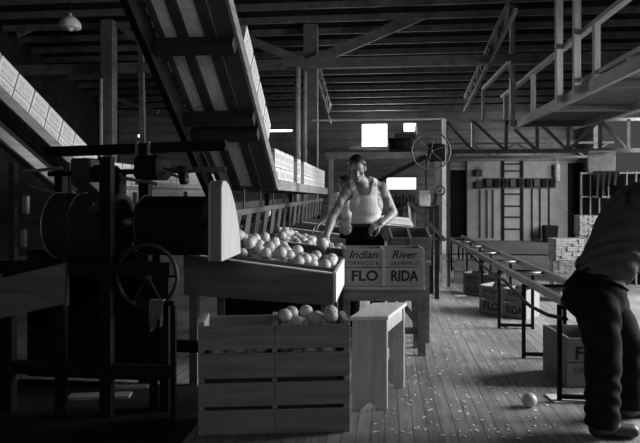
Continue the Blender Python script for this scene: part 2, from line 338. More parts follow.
for px in (533, 596, 0):
    p = PX(px, 100, 2.56) if px else Vector((2.56, 13.2, 0)); MB(o).span(2.53, 2.6, p.y - .045, p.y + .045, 2.815 if px else 2.962, 3.46).build('rail_post', wz, cw)
MB(o).bar((2.56, 4.6, 3.49), (2.56, 13.5, 3.49), .09, .06).build('handrail', wl, cw); MB(o).bar((2.57, 4.6, 2.88), (2.57, 8.4, 2.88), .04, .05).build('toe_rail', wl, cw)
for yy in (5.4, 6.6, 7.8): MB(o).span(2.55, 2.59, yy, yy + .1, 2.812, 2.855).build('toe_block', wl, cw)
MB(o).bar((2.1, 10.55, 3.62), (2.1, 13.2, 3.62), .07, .06).build('handrail', wl, cw); MB(o).span(2.07, 2.13, 13.17, 13.23, 2.962, 3.588).build('rail_post', wz, cw)
MB(o).bar((2.1, 10.6, 3.6), (2.44, 11.7, 3.5), .05, .05).build('rail_tie', wz, cw)

# ------------------------------------------------------------------ oranges
def orange_mesh():
    m = MB(); m.ball((0, 0, 0), .049, (1, 1, .95), 20, 12)
    for v in m.bm.verts:
        r = math.hypot(v.co.x, v.co.y)
        if v.co.z > .03 and r < .012: v.co.z -= .004
    me = bpy.data.meshes.new('orange'); bmesh.ops.recalc_face_normals(m.bm, faces=m.bm.faces); m.bm.to_mesh(me); m.bm.free(); me.materials.append(M_ORANGE)
    me.polygons.foreach_set('use_smooth', [True] * len(me.polygons)); return me
OM = orange_mesh()
def orange(p, label, group=None, s=1.0):
    o = bpy.data.objects.new('orange', OM); C.objects.link(o); o.location = p; o.scale = (s,) * 3; o.rotation_euler = (random.uniform(-.6, .6), random.uniform(-.6, .6), random.uniform(0, 6))
    return tag(o, label, 'orange', group)
def heap(x0, x1, y0, y1, zf, zmax, n, label, group, loc=None, rz=0, tries=70, hide=None):
    """drop oranges into a box; zf(x,y): floor height, zmax(x,y): heap surface"""
    P = []; R = Matrix.Rotation(rz, 3, 'Z'); lo = Vector(loc or (0, 0, 0))
    for _ in range(n):
        s = random.uniform(.88, 1.06); r = .0485 * s; best = None
        for _ in range(tries):
            x, y = random.uniform(x0 + r, x1 - r), random.uniform(y0 + r, y1 - r); z = zf(x, y) + r
            for (a, b, c, q) in P:
                h = (a - x) ** 2 + (b - y) ** 2; R2 = (q + r) ** 2
                if h < R2: z = max(z, c + math.sqrt(R2 - h))
            key = z - zmax(x, y)
            if z + r * .5 < zmax(x, y) and (best is None or key < best[0]): best = (key, x, y, z, r, s)
        if best: P.append((best[1], best[2], best[3], best[4])); orange(lo + R @ Vector((best[1], best[2], best[3])), label, group, best[5])
    return P

# ------------------------------------------------------------------ field crates (slatted, open)
def field_crate(name, label, loc, rz, Wd, D, H, v=.2, group=None):
    t = thing(name, label, 'crate', loc, rz, group); x2, y2 = Wd / 2, D / 2; wv = wood(v, 'x'); wz_ = wood(v * 1.25, 'z')
    for x in (-x2 + .018, x2 - .018): MB().span(x - .018, x + .018, -y2 + .013, y2 - .013, .0, H).build('end_panel', wz_, t, .003)
    MB().span(-.016, .016, -y2 + .013, y2 - .013, .012, H).build('partition', wz_, t, .003)
    g = .022; h = (H - .02 - g - .012) / 2
    for yy, nm in ((-y2 + .006, 'front_panel'), (y2 - .006, 'back_panel')):
        m = MB()
        for xa, xb in ((-x2, -.002), (.002, x2)): m.span(xa, xb, yy - .006, yy + .006, .012, .012 + h); m.span(xa, xb, yy - .006, yy + .006, .012 + h + g, .012 + 2 * h + g)
        m.build(nm, wv, t, .002)
    m = MB(); n = 3
    for i in range(n): a = -y2 + .014 + i * (D - .028) / n; m.span(-x2 + .037, x2 - .037, a + .004, a + (D - .028) / n - .004, .001, .011)
    m.build('bottom', wv, t)
    return t
ZC = .67
A_, B_ = G(198, 323, ZC), G(350, 320.5, ZC); dv = B_ - A_; rzc = math.atan2(dv.y, dv.x); Wd = dv.length; D_ = .3
nrm = Vector((-math.sin(rzc), math.cos(rzc), 0)); cc = (A_ + B_) / 2 + nrm * D_ / 2
field_crate('field_crate', 'slatted wooden field crate on the floor at bottom of the near stack', (cc.x, cc.y, 0), rzc, Wd, D_, .333, .2, 'field crates stacked in front')
c1 = field_crate('field_crate', 'slatted wooden field crate with oranges on top of the near stack', (cc.x, cc.y, .334), rzc, Wd, D_, .336, .2, 'field crates stacked in front')
zb_ = .334 + .012
heap(.018, Wd / 2 - .038, -.135, .135, lambda x, y: 0, lambda x, y: .37, 46, 'orange in the right half of the near slatted crate', 'oranges in the near crate', (cc.x, cc.y, zb_), rzc)
heap(-Wd / 2 + .038, -.018, -.135, .135, lambda x, y: 0, lambda x, y: .2, 26, 'orange low in the left half of the near slatted crate', 'oranges low in the near crate', (cc.x, cc.y, zb_), rzc)

# ------------------------------------------------------------------ packing bench
t = thing('wooden_bench', 'tall pale plank bench with notched legs beside the slatted crates', 'bench', G(369, 400, 0))
o = t.location; zt_ = .62
fl, fr = G(352, 411, 0), G(387, 410, 0); br_ = G(404, 388, 0); sd = (br_ - fr); sd = sd.normalized() * .50
e = (fr - fl).normalized(); sw = (fr - fl).length; lw = wood(.34, 'z', .7, .25); tw = wood(.5, 'y', .6, .15)
up = Vector((0, 0, 1)); th = sd.normalized() * .026
def bq(p, u): return fl + e * p + up * u
def leg_panel(base):
    w = sw; poly = [(0, 0), (w * .22, 0), (w * .5, .055), (w * .78, 0), (w, 0), (w, zt_ - .026), (0, zt_ - .026)]
    return MB(o).prism(poly, lambda u, v, k: base + e * u + up * v + th * k, 0, 1)
leg_panel(fl).build('leg_panel', lw, t, .003); leg_panel(fl + sd - th * 1.2).build('leg_panel', lw, t, .003)
a = fl - e * .012 - sd.normalized() * .012 + up * (zt_ - .025); w_ = e * (sw + .024); l_ = sd + sd.normalized() * .024; u_ = up * .026
MB(o).hexa([a, a + w_, a + w_ + l_, a + l_, a + u_, a + w_ + u_, a + w_ + l_ + u_, a + l_ + u_]).build('top_board', tw, t, .003)
for k in (.012, sw - .03):
    a = fl + e * k + th * 1.05 + up * (zt_ - .12); w_ = e * .018; l_ = sd - th * 2.35; u_ = up * .09
    if k > .1: MB(o).hexa([a, a + w_, a + w_ + l_, a + l_, a + u_, a + w_ + u_, a + w_ + l_ + u_, a + l_ + u_]).build('side_rail', lw, t)
a = fl + e * (sw * .45) + th * 1.05 + up * .22; MB(o).hexa([a, a + e * .02, a + e * .02 + sd - th * 2.35, a + sd - th * 2.35, a + up * .08, a + e * .02 + up * .08, a + e * .02 + sd - th * 2.35 + up * .08, a + sd - th * 2.35 + up * .08]).build('stretcher', lw, t)

# ------------------------------------------------------------------ printed citrus crates
INDIAN = lambda w, z0, h: [('Indian', -w * .43, -w * .07, z0 + h * .74, z0 + h * .97, .35, .012), ('ORANGES &', -w * .43, -w * .06, z0 + h * .55, z0 + h * .68, 0, .0),
    ('FLO', -w * .40, -w * .07, z0 + h * .12, z0 + h * .42, 0, .03), ('River', w * .10, w * .42, z0 + h * .74, z0 + h * .97, .35, .012), ('GRAPEFRUIT', w * .07, w * .45, z0 + h * .55, z0 + h * .68, 0, .0), ('RIDA', w * .09, w * .43, z0 + h * .12, z0 + h * .42, 0, .03)]
FLOTOP = lambda w, z0, h: [('FLO', -w * .40, -w * .07, z0 + h * .56, z0 + h * .84, 0, .03), ('ORANGES', -w * .42, -w * .06, z0 + h * .28, z0 + h * .4, 0, 0), ('RIDA', w * .09, w * .43, z0 + h * .56, z0 + h * .84, 0, .03), ('GRAPEFRUIT', w * .07, w * .45, z0 + h * .28, z0 + h * .4, 0, 0)]
def citrus_crate(name, label, loc, rz, Wd=.66, D=.31, H=.31, v=.33, group=None, text=True, lid=False, layout=None):
    t = thing(name, label, 'crate', loc, rz, group); x2, y2 = Wd / 2, D / 2; wv = wood(v, 'x', .75, .2); we = wood(v * 1.1, 'z', .75, .2)
    for x in (-x2 + .01, x2 - .01): MB().span(x - .01, x + .01, -y2 + .011, y2 - .011, 0, H).build('end_panel', we, t, .002)
    MB().span(-.01, .01, -y2 + .011, y2 - .011, .01, H - .01).build('partition', we, t)
    g = .008; h = (H - g - .012) / 2
    for yy, nm in ((-y2 + .005, 'front_panel'), (y2 - .005, 'back_panel')):
        m = MB(); m.span(-x2, x2, yy - .005, yy + .005, .006, .006 + h); m.span(-x2, x2, yy - .005, yy + .005, .006 + h + g, .006 + 2 * h + g); m.build(nm, wv, t, .0015)
    MB().span(-x2 + .021, x2 - .021, -y2 + .011, y2 - .011, .001, .009).build('bottom', wv, t)
    m = MB(); m.span(-.014, .014, -y2 - .004, -y2, .01, H - .01); m.build('centre_cleat', wood(v * 1.35, 'z'), t)
    if lid: MB().span(-x2, x2, -y2, y2, H + .001, H + .011).build('lid', wv, t)
    if text:
        PCS = (layout or INDIAN)(Wd, .01, H - .02)
        for half in (PCS[:len(PCS) // 2], PCS[len(PCS) // 2:]): lettering(t, half, lambda u, w: Vector((u, -y2 - .0012, w)))
    return t
# table
TA, TB = W(343, 290, 5.2), W(425, 287, 5.2); zt_ = .61
TA.z = TB.z = 0; dv = TB - TA; rzt = math.atan2(dv.y, dv.x); tw_ = dv.length; nT = Vector((-math.sin(rzt), math.cos(rzt), 0)); tc_ = (TA + TB) / 2 + nT * .19
t = thing('packing_table', 'dark wooden packing stand carrying the printed citrus crate', 'table', tc_, rzt); wt = wood(.13, 'x')
MB().span(-tw_ / 2, tw_ / 2, -.19, .19, zt_ - .03, zt_).build('table_top', wood(.2, 'x'), t, .004)
for yy in (-.175, .155): MB().span(-tw_ / 2 + .005, tw_ / 2 - .005, yy, yy + .02, zt_ - .125, zt_ - .032).build('apron', wt, t)
for x in (-tw_ / 2 + .035, tw_ / 2 - .045):
    for yy in (-.13, .13): 
        sx = .03 if x > 0 else -.0
        MB().hexa([(x - .03 + sx, yy - .025, 0), (x + .03 + sx, yy - .025, 0), (x + .03 + sx, yy + .025, 0), (x - .03 + sx, yy + .025, 0), (x - .03, yy - .025, zt_ - .033), (x + .03, yy - .025, zt_ - .033), (x + .03, yy + .025, zt_ - .033), (x - .03, yy + .025, zt_ - .033)]).build('leg', wt, t)
MB().bar((tw_ / 2 - .2, .115, zt_ - .13), (tw_ / 2 - .04, .115, .25), .02, .05).build('brace', wt, t); MB().bar((tw_ / 2 - .02, -.1, .15), (tw_ / 2 - .02, .1, .15), .025, .06).build('stretcher', wt, t); MB().bar((-tw_ / 2 + .06, .115, .16), (tw_ / 2 - .06, .115, .16), .025, .06).build('stretcher', wt, t)
q = tc_ - nT * .03
citrus_crate('citrus_crate', 'citrus crate printed Indian River oranges and grapefruit on the packing stand', (q.x, q.y, zt_ + .001), rzt, tw_ - .01, .3, .335, .22)
# second crate behind on its own stand, tilted
P2 = W(408, 245, 5.8); st = thing('crate_stand', 'low dark stand under the tilted crate at the man\'s left side', 'stand', (P2.x, P2.y, 0), TH)
for x in (-.16, .16):
    for yy in (-.1, .1): MB().span(x - .025, x + .025, yy - .025, yy + .025, 0, .74).build('leg', wt, st)
MB().hexa([(-.2, -.14, .741), (.2, -.14, .741), (.2, .14, .741), (-.2, .14, .741), (-.2, -.14, .77), (.2, -.14, .77), (.2, .14, .86), (-.2, .14, .86)]).build('sloped_top', wt, st)
cr = citrus_crate('citrus_crate', 'small open crate tilted behind the printed crate, beside the man', (P2.x, P2.y, .822), TH, .38, .27, .24, .12, None, False)
cr.rotation_euler = (math.atan2(.09, .28), 0, TH)
cr.location.z = .822
p = W(396, 222, 5.95)
m = MB((p.x, p.y, p.z)); m.box((p.x, p.y, p.z + .0), (.3, .2, .008), (.35, .08, .3)); m.box((p.x + .01, p.y + .01, p.z + .013), (.3, .2, .006), (.34, .1, .2))
tag(m.build('paper_sheets', M_PAPER), 'pale wrapping paper sheets lying on the tilted crate behind the table', 'paper')

# ------------------------------------------------------------------ sorting bins
XE = -.37
SL = .115
def bin_z(x): return .845 + (XE - x) * SL
def sort_bin(label, y0, y1, n, top, lab_o, grp, x0=-1.47, inner=True, v=.13):
    t = thing('sorting_bin', label, 'bin', (XE, y0, 0), 0, 'sorting bins along the conveyor'); o = t.location; wb = wood(v, 'x')
    def board(ya, yb, zlo, zhi, name, mat, lift=0, xa=x0, xb=XE):
        m = MB(o); m.hexa([(xa, ya, bin_z(xa) - zlo * 1.3), (xb, ya, bin_z(xb) - zlo), (xb, yb, bin_z(xb) - zlo), (xa, yb, bin_z(xa) - zlo * 1.3), (xa, ya, bin_z(xa) + zhi), (xb, ya, bin_z(xb) + zhi), (xb, yb, bin_z(xb) + zhi), (xa, yb, bin_z(xa) + zhi)])
        return m.build(name, mat, t, .002)
    board(y0, y0 + .025, .225, 0, 'front_board', wb); board(y0 - .003, y0 + .028, -.001, .012, 'edge_strip', wood(.85, 'x'))
    board(y1 - .022, y1, .2, .03, 'back_board', wb)
    if inner: board(y0 + .2, y0 + .22, .17, .015, 'divider', wb)
    MB(o).hexa([(x0, y0 + .026, bin_z(x0) - .17), (XE - .002, y0 + .026, bin_z(XE) - .12), (XE - .002, y1 - .023, bin_z(XE) - .12), (x0, y1 - .023, bin_z(x0) - .17), (x0, y0 + .026, bin_z(x0) - .15), (XE - .002, y0 + .026, bin_z(XE) - .1), (XE - .002, y1 - .023, bin_z(XE) - .1), (x0, y1 - .023, bin_z(x0) - .15)]).build('bin_floor', wb, t)
    m = MB(o); m.span(XE + .001, XE + .024, y0 - .005, y1 + .01, bin_z(XE) - .2, bin_z(XE) + .015); m.build('end_board', wood(.6, 'z', .7, .2), t, .002)
    for x in (x0 + .06, XE - .06):
        for yy in (y0 + .06, y1 - .06): MB(o).span(x - .03, x + .03, yy - .03, yy + .03, 0, bin_z(x) - .19).build('leg', wb, t)
    MB(o).span(x0 + .1, XE - .1, y1 - .09, y1 - .075, .01, .6).build('shade_board', M_BLACK, t)  # black board added in place of the shade below the bin
    ys = y0 + (.222 if inner else .03)
    heap(-1.2, XE, ys, y1 - .024, lambda x, y: bin_z(x) - .105 - .05 * (XE - x), top, n, lab_o, grp)
    return t
yb1 = PX(333, 278, XE).y
sort_bin('sloping wooden bin full of oranges, nearest, above the slatted crate', yb1, yb1 + .86, 105, lambda x, y: .95 + max(0, (XE - .15 - x)) * .36 , 'orange heaped in the nearest sloping bin beside the wooden wheel', 'oranges in the nearest bin')
sort_bin('sloping wooden bin of oranges, second from front, by the man\'s hand', 6.0, 6.9, 80, lambda x, y: .93 + max(0, (XE - .2 - x)) * .38, 'orange heaped in the second bin behind the man\'s lowered hand', 'oranges in the second bin', -1.42, False, .12)
sort_bin('dim sorting bin with few oranges, third from front, behind the packer', 7.75, 8.6, 30, lambda x, y: .93 + max(0, (XE - .3 - x)) * .2, 'orange in the third bin, behind the second heap', 'oranges in the third bin', -1.42, False, .12)
sort_bin('dim sorting bin farthest down the packing line', 9.2, 10.0, 18, lambda x, y: .9, 'orange in the farthest dim bin of the line', 'oranges in the farthest bin', -1.42, False, .12)
# sorting conveyor (belt, rail, flaps)
t = thing('sorting_conveyor', 'long dark sorting belt with rail and hinged flaps above the bins', 'conveyor', (-1.45, 8, 0)); o = t.location
MB(o).span(-1.72, -1.3, 4.45, 11.6, 1.10, 1.13).build('belt', M_BELT, t)
MB(o).bar((-1.22, 4.4, 1.262), (-1.22, 11.6, 1.262), .035, .05).build('guide_rail', wood(.09, 'y'), t); MB(o).bar((-1.8, 4.4, 1.2), (-1.8, 11.6, 1.2), .03, .2).build('back_rail', wood(.09, 'y'), t)
yy = 4.75
while yy < 11.3:
    MB(o).hexa([(-1.2, yy - .16, .99), (-1.2, yy + .02, .99), (-1.215, yy + .02, .99), (-1.215, yy - .16, .99), (-1.2, yy, 1.235), (-1.2, yy + .2, 1.235), (-1.215, yy + .2, 1.235), (-1.215, yy, 1.235)]).build('flap', wood(.06, 'z'), t)
    yy += .4
for yy in (5.4, 7.3, 8.9, 10.6, 11.5):
    for x in (-1.75, -1.27): MB(o).span(x - .03, x + .03, yy - .03, yy + .03, 0, 1.095).build('leg', M_BLACK, t)
for yy in (5.2, 5.9, 6.6, 7.3, 8.0, 8.7, 9.4): MB(o).tube((-1.24, yy, 1.27), (-1.24, yy, 1.455), .008).build('hanger', M_IRON, t)
for i in range(16):
    yy = 4.75 + i * .33 + random.uniform(-.08, .08); orange((-1.5 + random.uniform(-.14, .14), yy, 1.131 + .047), 'orange riding on the sorting belt under the crate chute', 'oranges on the sorting belt')
m = MB((-1.35, 4.6, 1.13))

# ------------------------------------------------------------------ overhead crate conveyors
def packed_crate(L, Wc, H, v):
    t = thing('packed_crate', 'x', 'crate'); x2, y2 = L / 2, Wc / 2; w1 = wood(v, 'y', .8, .12); w2 = wood(v * .9, 'x', .8, .15)
    g = .008; h = (H - g) / 2
    m = MB(); m.span(x2 - .016, x2, -y2, y2, 0, h); m.span(x2 - .016, x2, -y2, y2, h + g, H); m.build('end_panel', w1, t, .002)
    MB().span(-x2, -x2 + .016, -y2, y2, 0, H).build('end_panel', w1, t)
    for s in (-1, 1): MB().span(-x2 + .017, x2 - .017, s * y2 - s * .01 if s > 0 else -y2, y2 if s > 0 else -y2 + .01, 0, H - .02).build('side_panel', w2, t)
    MB().span(-x2 + .017, x2 - .017, -y2 + .011, y2 - .011, 0, .01).build('bottom', w2, t)
    MB().span(-x2, x2, -y2, y2, H + .001, H + .012).build('lid', w2, t)
    lettering(t, [('INDIAN', -y2 * .75, y2 * .75, H * .75, H * .92, .2, .0), ('RIVER', -y2 * .7, y2 * .7, H * .56, H * .7, .2, .0), ('FLORIDA', -y2 * .8, y2 * .8, H * .2, H * .38, 0, .02)], lambda u, w: Vector((x2 + .0012, u, w)), 'lettering', plain('faded_ink', .5, .9))
    return t
PRO = packed_crate(.52, .282, .345, .85); used = [False]
def put_crate(x, y, z, pitch, label, group, s=1.0):
    if not used[0]: r = PRO; used[0] = True; r['label'] = label; r['group'] = group
    else: r = dup(PRO, label, group)
    r.location = (x, y, z); r.rotation_euler = (pitch, 0, 0); r.scale = (1, s, s); return r
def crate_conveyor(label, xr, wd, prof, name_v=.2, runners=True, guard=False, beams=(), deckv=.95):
    """prof: list of (y,z) from top to far end"""
    t = thing('crate_conveyor', label, 'conveyor', (xr - wd / 2, prof[1][0], 0)); o = t.location; xl = xr - wd
    for i in range(len(prof) - 1):
        (ya, za), (yb, zb) = prof[i], prof[i + 1]; n = Vector((0, -(zb - za), yb - ya)).normalized()
        def P(x, k, hgt): return Vector((x, ya + (yb - ya) * k, za + (zb - za) * k)) + n * hgt
        def slab(x0, x1, h0, h1): return [P(x0, 0, h0), P(x1, 0, h0), P(x1, 1, h0), P(x0, 1, h0), P(x0, 0, h1), P(x1, 0, h1), P(x1, 1, h1), P(x0, 1, h1)]
        m = MB(o)
        for j in range(3): q = wd / 3; m.hexa(slab(xl + q * j + .003, xl + q * (j + 1) - .003, -.02, 0))
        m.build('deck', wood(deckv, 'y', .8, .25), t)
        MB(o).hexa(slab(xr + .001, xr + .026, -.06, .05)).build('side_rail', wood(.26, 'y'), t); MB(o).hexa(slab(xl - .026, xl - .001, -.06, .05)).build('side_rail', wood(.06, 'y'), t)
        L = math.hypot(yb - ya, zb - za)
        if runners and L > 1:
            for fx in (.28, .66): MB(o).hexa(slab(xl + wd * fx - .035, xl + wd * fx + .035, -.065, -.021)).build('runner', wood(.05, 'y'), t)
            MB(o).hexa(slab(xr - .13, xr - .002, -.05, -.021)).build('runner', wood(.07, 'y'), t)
            for yk in beams if i == 0 else ():
                k = (yk - ya) / (yb - ya); c = P((xl + xr) / 2, k, -.115); MB(o).bar((xl - .05, c.y, c.z), (xr + .0, c.y, c.z), .1, .09, n).build('cross_beam', wood(.03, 'x'), t)
            if beams and i == 0: MB(o).hexa(slab(xl - .115, xl - .06, -.22, -.03)).build('support_beam', M_BLACK, t)
        if guard and i == 1: MB(o).span(xr + .027, xr + .045, ya + .1, yb, 1.15, 1.45).build('skirt_board', wood(.55, 'y'), t)
        if guard and i == 0:
            MB(o).hexa(slab(xr + .03, xr + .05, -.42, -.32)).build('guard_board', wood(.6, 'y'), t)
    return t
XRr, WDc = -1.09, .54
p_top = (3.0, 3.62); 
def yz(px, py, X): p = PX(px, py, X); return (p.y, p.z)
b1 = yz(262, 130, XRr); b2 = yz(275.5, 184, XRr); tp = yz(232, 17, XRr); sl1 = (tp[1] - b2[1]) / (tp[0] - b2[0])
y_top = 3.1; prof = [(y_top, b2[1] + sl1 * (y_top - b2[0])), b2, (11.2, 1.43)]
ch = crate_conveyor('steep plank crate chute descending overhead to level run above sorting bins', XRr, WDc, prof, .2, True, False, (4.34, 5.0, 5.17))
# support frame under chute
for yy in (6.4, 8.6, 10.8):
    for x in (XRr - WDc - .08,): MB(ch.location).span(x - .03, x + .03, yy - .03, yy + .03, 0, 1.40).build('leg', M_BLACK, ch)
xc_ = XRr - WDc / 2
def run_crates(xc, prof, i, s0, s1, gaps, label, group, pit=.312, s=1.0):
    (ya, za), (yb, zb) = prof[i], prof[i + 1]; L = math.hypot(yb - ya, zb - za); u = Vector((0, (yb - ya) / L, (zb - za) / L)); pt = math.atan2(zb - za, yb - ya); k = s0; j = 0
    n = Vector((0, -u.z, u.y))
    while k < s1:
        if j not in gaps:
            c = Vector((xc, ya, za)) + u * (k + pit / 2) + n * .002; put_crate(c.x, c.y, c.z, pt, label(j), group, s)
        k += pit; j += 1
L1 = math.hypot(prof[1][0] - prof[0][0], prof[1][1] - prof[0][1])
ordn = ['nearest', 'second', 'third', 'fourth', 'fifth', 'sixth', 'seventh', 'eighth', 'ninth', 'tenth', 'eleventh', 'twelfth', 'thirteenth', 'fourteenth', 'fifteenth', 'sixteenth', 'seventeenth', 'eighteenth', 'nineteenth', 'twentieth']
run_crates(xc_, prof, 0, L1 - 1.72, L1 - .5, (), lambda j: 'packed citrus crate riding down the steep chute, %s from the top' % (['topmost', 'second', 'third', 'fourth', 'fifth', 'sixth'][j]), 'crates on the steep chute')
run_crates(xc_, prof, 1, .02, 5.0, (4, 6), lambda j: 'packed pale citrus crate on level run above bins, %s from the chute' % ordn[j], 'crates on the level run')
X2 = -3.6
b2b = yz(100, 189, X2); y_t = 3.9; prof2 = [(y_t, b2b[1] + .45 * (b2b[0] - y_t)), b2b, (13.2, 1.42)]
ch2 = crate_conveyor('inclined crate chute behind the dark machinery at far left', X2, WDc, prof2, .2, True, True)
L2 = math.hypot(prof2[1][0] - prof2[0][0], prof2[1][1] - prof2[0][1])
run_crates(X2 - WDc / 2, prof2, 0, L2 - 3.2, L2 - .5, (), lambda j: 'packed citrus crate on the far left incline, %s from its top' % ordn[j], 'crates on the far left incline', .3)
run_crates(X2 - WDc / 2, prof2, 1, .05, 5.4, (), lambda j: 'packed citrus crate on far left level run behind machine, %s along' % ordn[j], 'crates on the far left level run')
for yy in (8.2, 10.4, 12.6):
    for x in (X2 - WDc - .06, X2 + .06): MB(ch2.location).span(x - .03, x + .03, yy - .03, yy + .03, 0, 1.42).build('leg', wood(.08, 'z'), ch2)
for yy in (5.0, 6.4):
    zz = prof2[0][1] + (yy - y_t) * -.45 - .1
    for x in (X2 - WDc - .06, X2 + .06): MB(ch2.location).span(x - .035, x + .035, yy - .035, yy + .035, 0, zz).build('leg', wood(.05, 'z'), ch2)
# ------------------------------------------------------------------ dark machinery at left
YM, ZM = 4.0, 1.225
mc = thing('drive_machine', 'dark driving machine with shaft, two wide drums and overhead beam at left', 'machine', (-1.7, YM, 0)); o = mc.location
gx0_ = PY(208, 222, 3.8).x
def xm(px): return PY(px, 200, YM - .2).x
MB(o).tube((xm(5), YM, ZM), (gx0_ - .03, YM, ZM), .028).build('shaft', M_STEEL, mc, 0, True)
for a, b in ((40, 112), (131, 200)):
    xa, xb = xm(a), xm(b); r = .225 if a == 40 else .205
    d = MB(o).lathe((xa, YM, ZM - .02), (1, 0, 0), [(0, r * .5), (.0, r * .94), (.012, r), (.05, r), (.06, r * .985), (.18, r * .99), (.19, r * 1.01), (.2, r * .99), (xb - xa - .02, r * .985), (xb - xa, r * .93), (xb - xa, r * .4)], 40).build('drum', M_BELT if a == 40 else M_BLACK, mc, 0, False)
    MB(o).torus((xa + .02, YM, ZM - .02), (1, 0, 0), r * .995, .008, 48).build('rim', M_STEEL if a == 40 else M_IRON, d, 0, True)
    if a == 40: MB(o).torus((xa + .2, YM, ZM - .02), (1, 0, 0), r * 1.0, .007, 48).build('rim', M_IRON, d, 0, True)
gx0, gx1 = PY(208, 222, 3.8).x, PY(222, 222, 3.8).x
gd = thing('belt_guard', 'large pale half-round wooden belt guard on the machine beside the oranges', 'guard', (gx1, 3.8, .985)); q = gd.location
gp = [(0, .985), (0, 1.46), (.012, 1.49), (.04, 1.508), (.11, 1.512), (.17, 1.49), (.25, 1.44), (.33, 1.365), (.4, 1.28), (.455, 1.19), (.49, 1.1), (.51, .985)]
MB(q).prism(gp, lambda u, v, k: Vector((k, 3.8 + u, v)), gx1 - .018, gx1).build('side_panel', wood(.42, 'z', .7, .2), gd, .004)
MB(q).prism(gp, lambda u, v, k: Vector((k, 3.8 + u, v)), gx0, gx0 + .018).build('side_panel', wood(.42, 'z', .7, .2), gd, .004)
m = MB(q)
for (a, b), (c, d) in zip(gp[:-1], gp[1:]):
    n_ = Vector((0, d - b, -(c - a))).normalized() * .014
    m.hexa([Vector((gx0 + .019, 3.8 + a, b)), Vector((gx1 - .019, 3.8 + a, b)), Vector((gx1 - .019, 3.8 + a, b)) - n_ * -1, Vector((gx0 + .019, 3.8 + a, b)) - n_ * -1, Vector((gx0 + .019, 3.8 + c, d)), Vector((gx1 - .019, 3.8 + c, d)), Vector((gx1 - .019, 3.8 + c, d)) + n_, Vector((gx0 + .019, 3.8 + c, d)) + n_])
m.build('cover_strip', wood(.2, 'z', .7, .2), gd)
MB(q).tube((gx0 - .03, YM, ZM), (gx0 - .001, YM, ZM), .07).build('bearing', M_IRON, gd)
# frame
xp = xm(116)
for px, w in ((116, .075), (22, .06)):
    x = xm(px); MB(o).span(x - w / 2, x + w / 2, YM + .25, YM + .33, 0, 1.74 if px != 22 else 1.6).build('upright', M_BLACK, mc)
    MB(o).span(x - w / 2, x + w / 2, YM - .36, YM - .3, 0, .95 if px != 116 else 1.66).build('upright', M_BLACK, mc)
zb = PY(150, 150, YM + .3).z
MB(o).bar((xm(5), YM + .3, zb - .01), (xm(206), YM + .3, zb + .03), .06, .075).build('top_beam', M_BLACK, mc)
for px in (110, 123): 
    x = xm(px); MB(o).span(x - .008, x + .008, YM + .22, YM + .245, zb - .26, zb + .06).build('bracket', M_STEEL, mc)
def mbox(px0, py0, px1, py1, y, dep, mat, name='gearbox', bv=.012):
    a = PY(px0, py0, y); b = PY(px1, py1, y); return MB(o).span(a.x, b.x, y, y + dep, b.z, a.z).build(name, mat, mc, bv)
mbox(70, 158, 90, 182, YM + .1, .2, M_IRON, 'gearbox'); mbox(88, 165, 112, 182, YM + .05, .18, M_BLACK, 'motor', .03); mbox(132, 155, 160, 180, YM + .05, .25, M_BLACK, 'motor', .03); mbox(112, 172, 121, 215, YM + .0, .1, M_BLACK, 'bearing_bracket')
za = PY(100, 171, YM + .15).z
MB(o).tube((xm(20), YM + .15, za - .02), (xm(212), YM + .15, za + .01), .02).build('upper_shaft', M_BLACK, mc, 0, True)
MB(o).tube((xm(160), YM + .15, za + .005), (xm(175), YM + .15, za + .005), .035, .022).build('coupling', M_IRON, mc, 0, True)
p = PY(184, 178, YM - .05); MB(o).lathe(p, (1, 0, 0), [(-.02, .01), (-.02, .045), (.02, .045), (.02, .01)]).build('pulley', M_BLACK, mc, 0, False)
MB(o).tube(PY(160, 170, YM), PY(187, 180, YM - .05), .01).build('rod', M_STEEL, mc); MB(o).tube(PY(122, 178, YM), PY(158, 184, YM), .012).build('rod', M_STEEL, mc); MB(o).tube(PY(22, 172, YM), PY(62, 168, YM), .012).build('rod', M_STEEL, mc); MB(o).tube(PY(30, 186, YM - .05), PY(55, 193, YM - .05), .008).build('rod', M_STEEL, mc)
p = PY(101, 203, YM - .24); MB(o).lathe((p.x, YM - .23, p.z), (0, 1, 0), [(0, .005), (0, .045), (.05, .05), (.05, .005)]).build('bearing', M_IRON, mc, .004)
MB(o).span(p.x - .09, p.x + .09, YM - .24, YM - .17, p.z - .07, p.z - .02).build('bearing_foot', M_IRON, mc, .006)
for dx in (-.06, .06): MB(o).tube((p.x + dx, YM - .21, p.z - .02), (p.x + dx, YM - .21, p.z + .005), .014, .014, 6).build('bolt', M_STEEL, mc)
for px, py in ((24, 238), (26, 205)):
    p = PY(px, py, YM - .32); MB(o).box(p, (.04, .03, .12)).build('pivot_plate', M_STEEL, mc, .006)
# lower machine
fp = MB((-2.6, 3.6, 0)); fp.span(-4.6, -1.16, 2.6, 4.3, .0005, .006); tag(fp.build('floor_shade_sheet', plain('floor_shade', .012, .6)), 'added dark floor plate lying under the machine at lower left', 'shading')  # added dark sheet standing in for the shaded floor under the machine
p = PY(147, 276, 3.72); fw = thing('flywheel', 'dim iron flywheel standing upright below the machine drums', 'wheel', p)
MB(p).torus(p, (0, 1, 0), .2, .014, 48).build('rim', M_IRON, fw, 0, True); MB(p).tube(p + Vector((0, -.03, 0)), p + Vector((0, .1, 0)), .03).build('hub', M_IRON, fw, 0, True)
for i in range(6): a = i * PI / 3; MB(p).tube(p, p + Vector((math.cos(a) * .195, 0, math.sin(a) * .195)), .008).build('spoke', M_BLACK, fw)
for z, yy in ((.95, YM - .33), (.3, YM - .33), (.3, YM + .29)): MB(o).bar((xm(8), yy, z), (xm(178), yy, z), .05, .08).build('cross_rail', M_BLACK, mc)
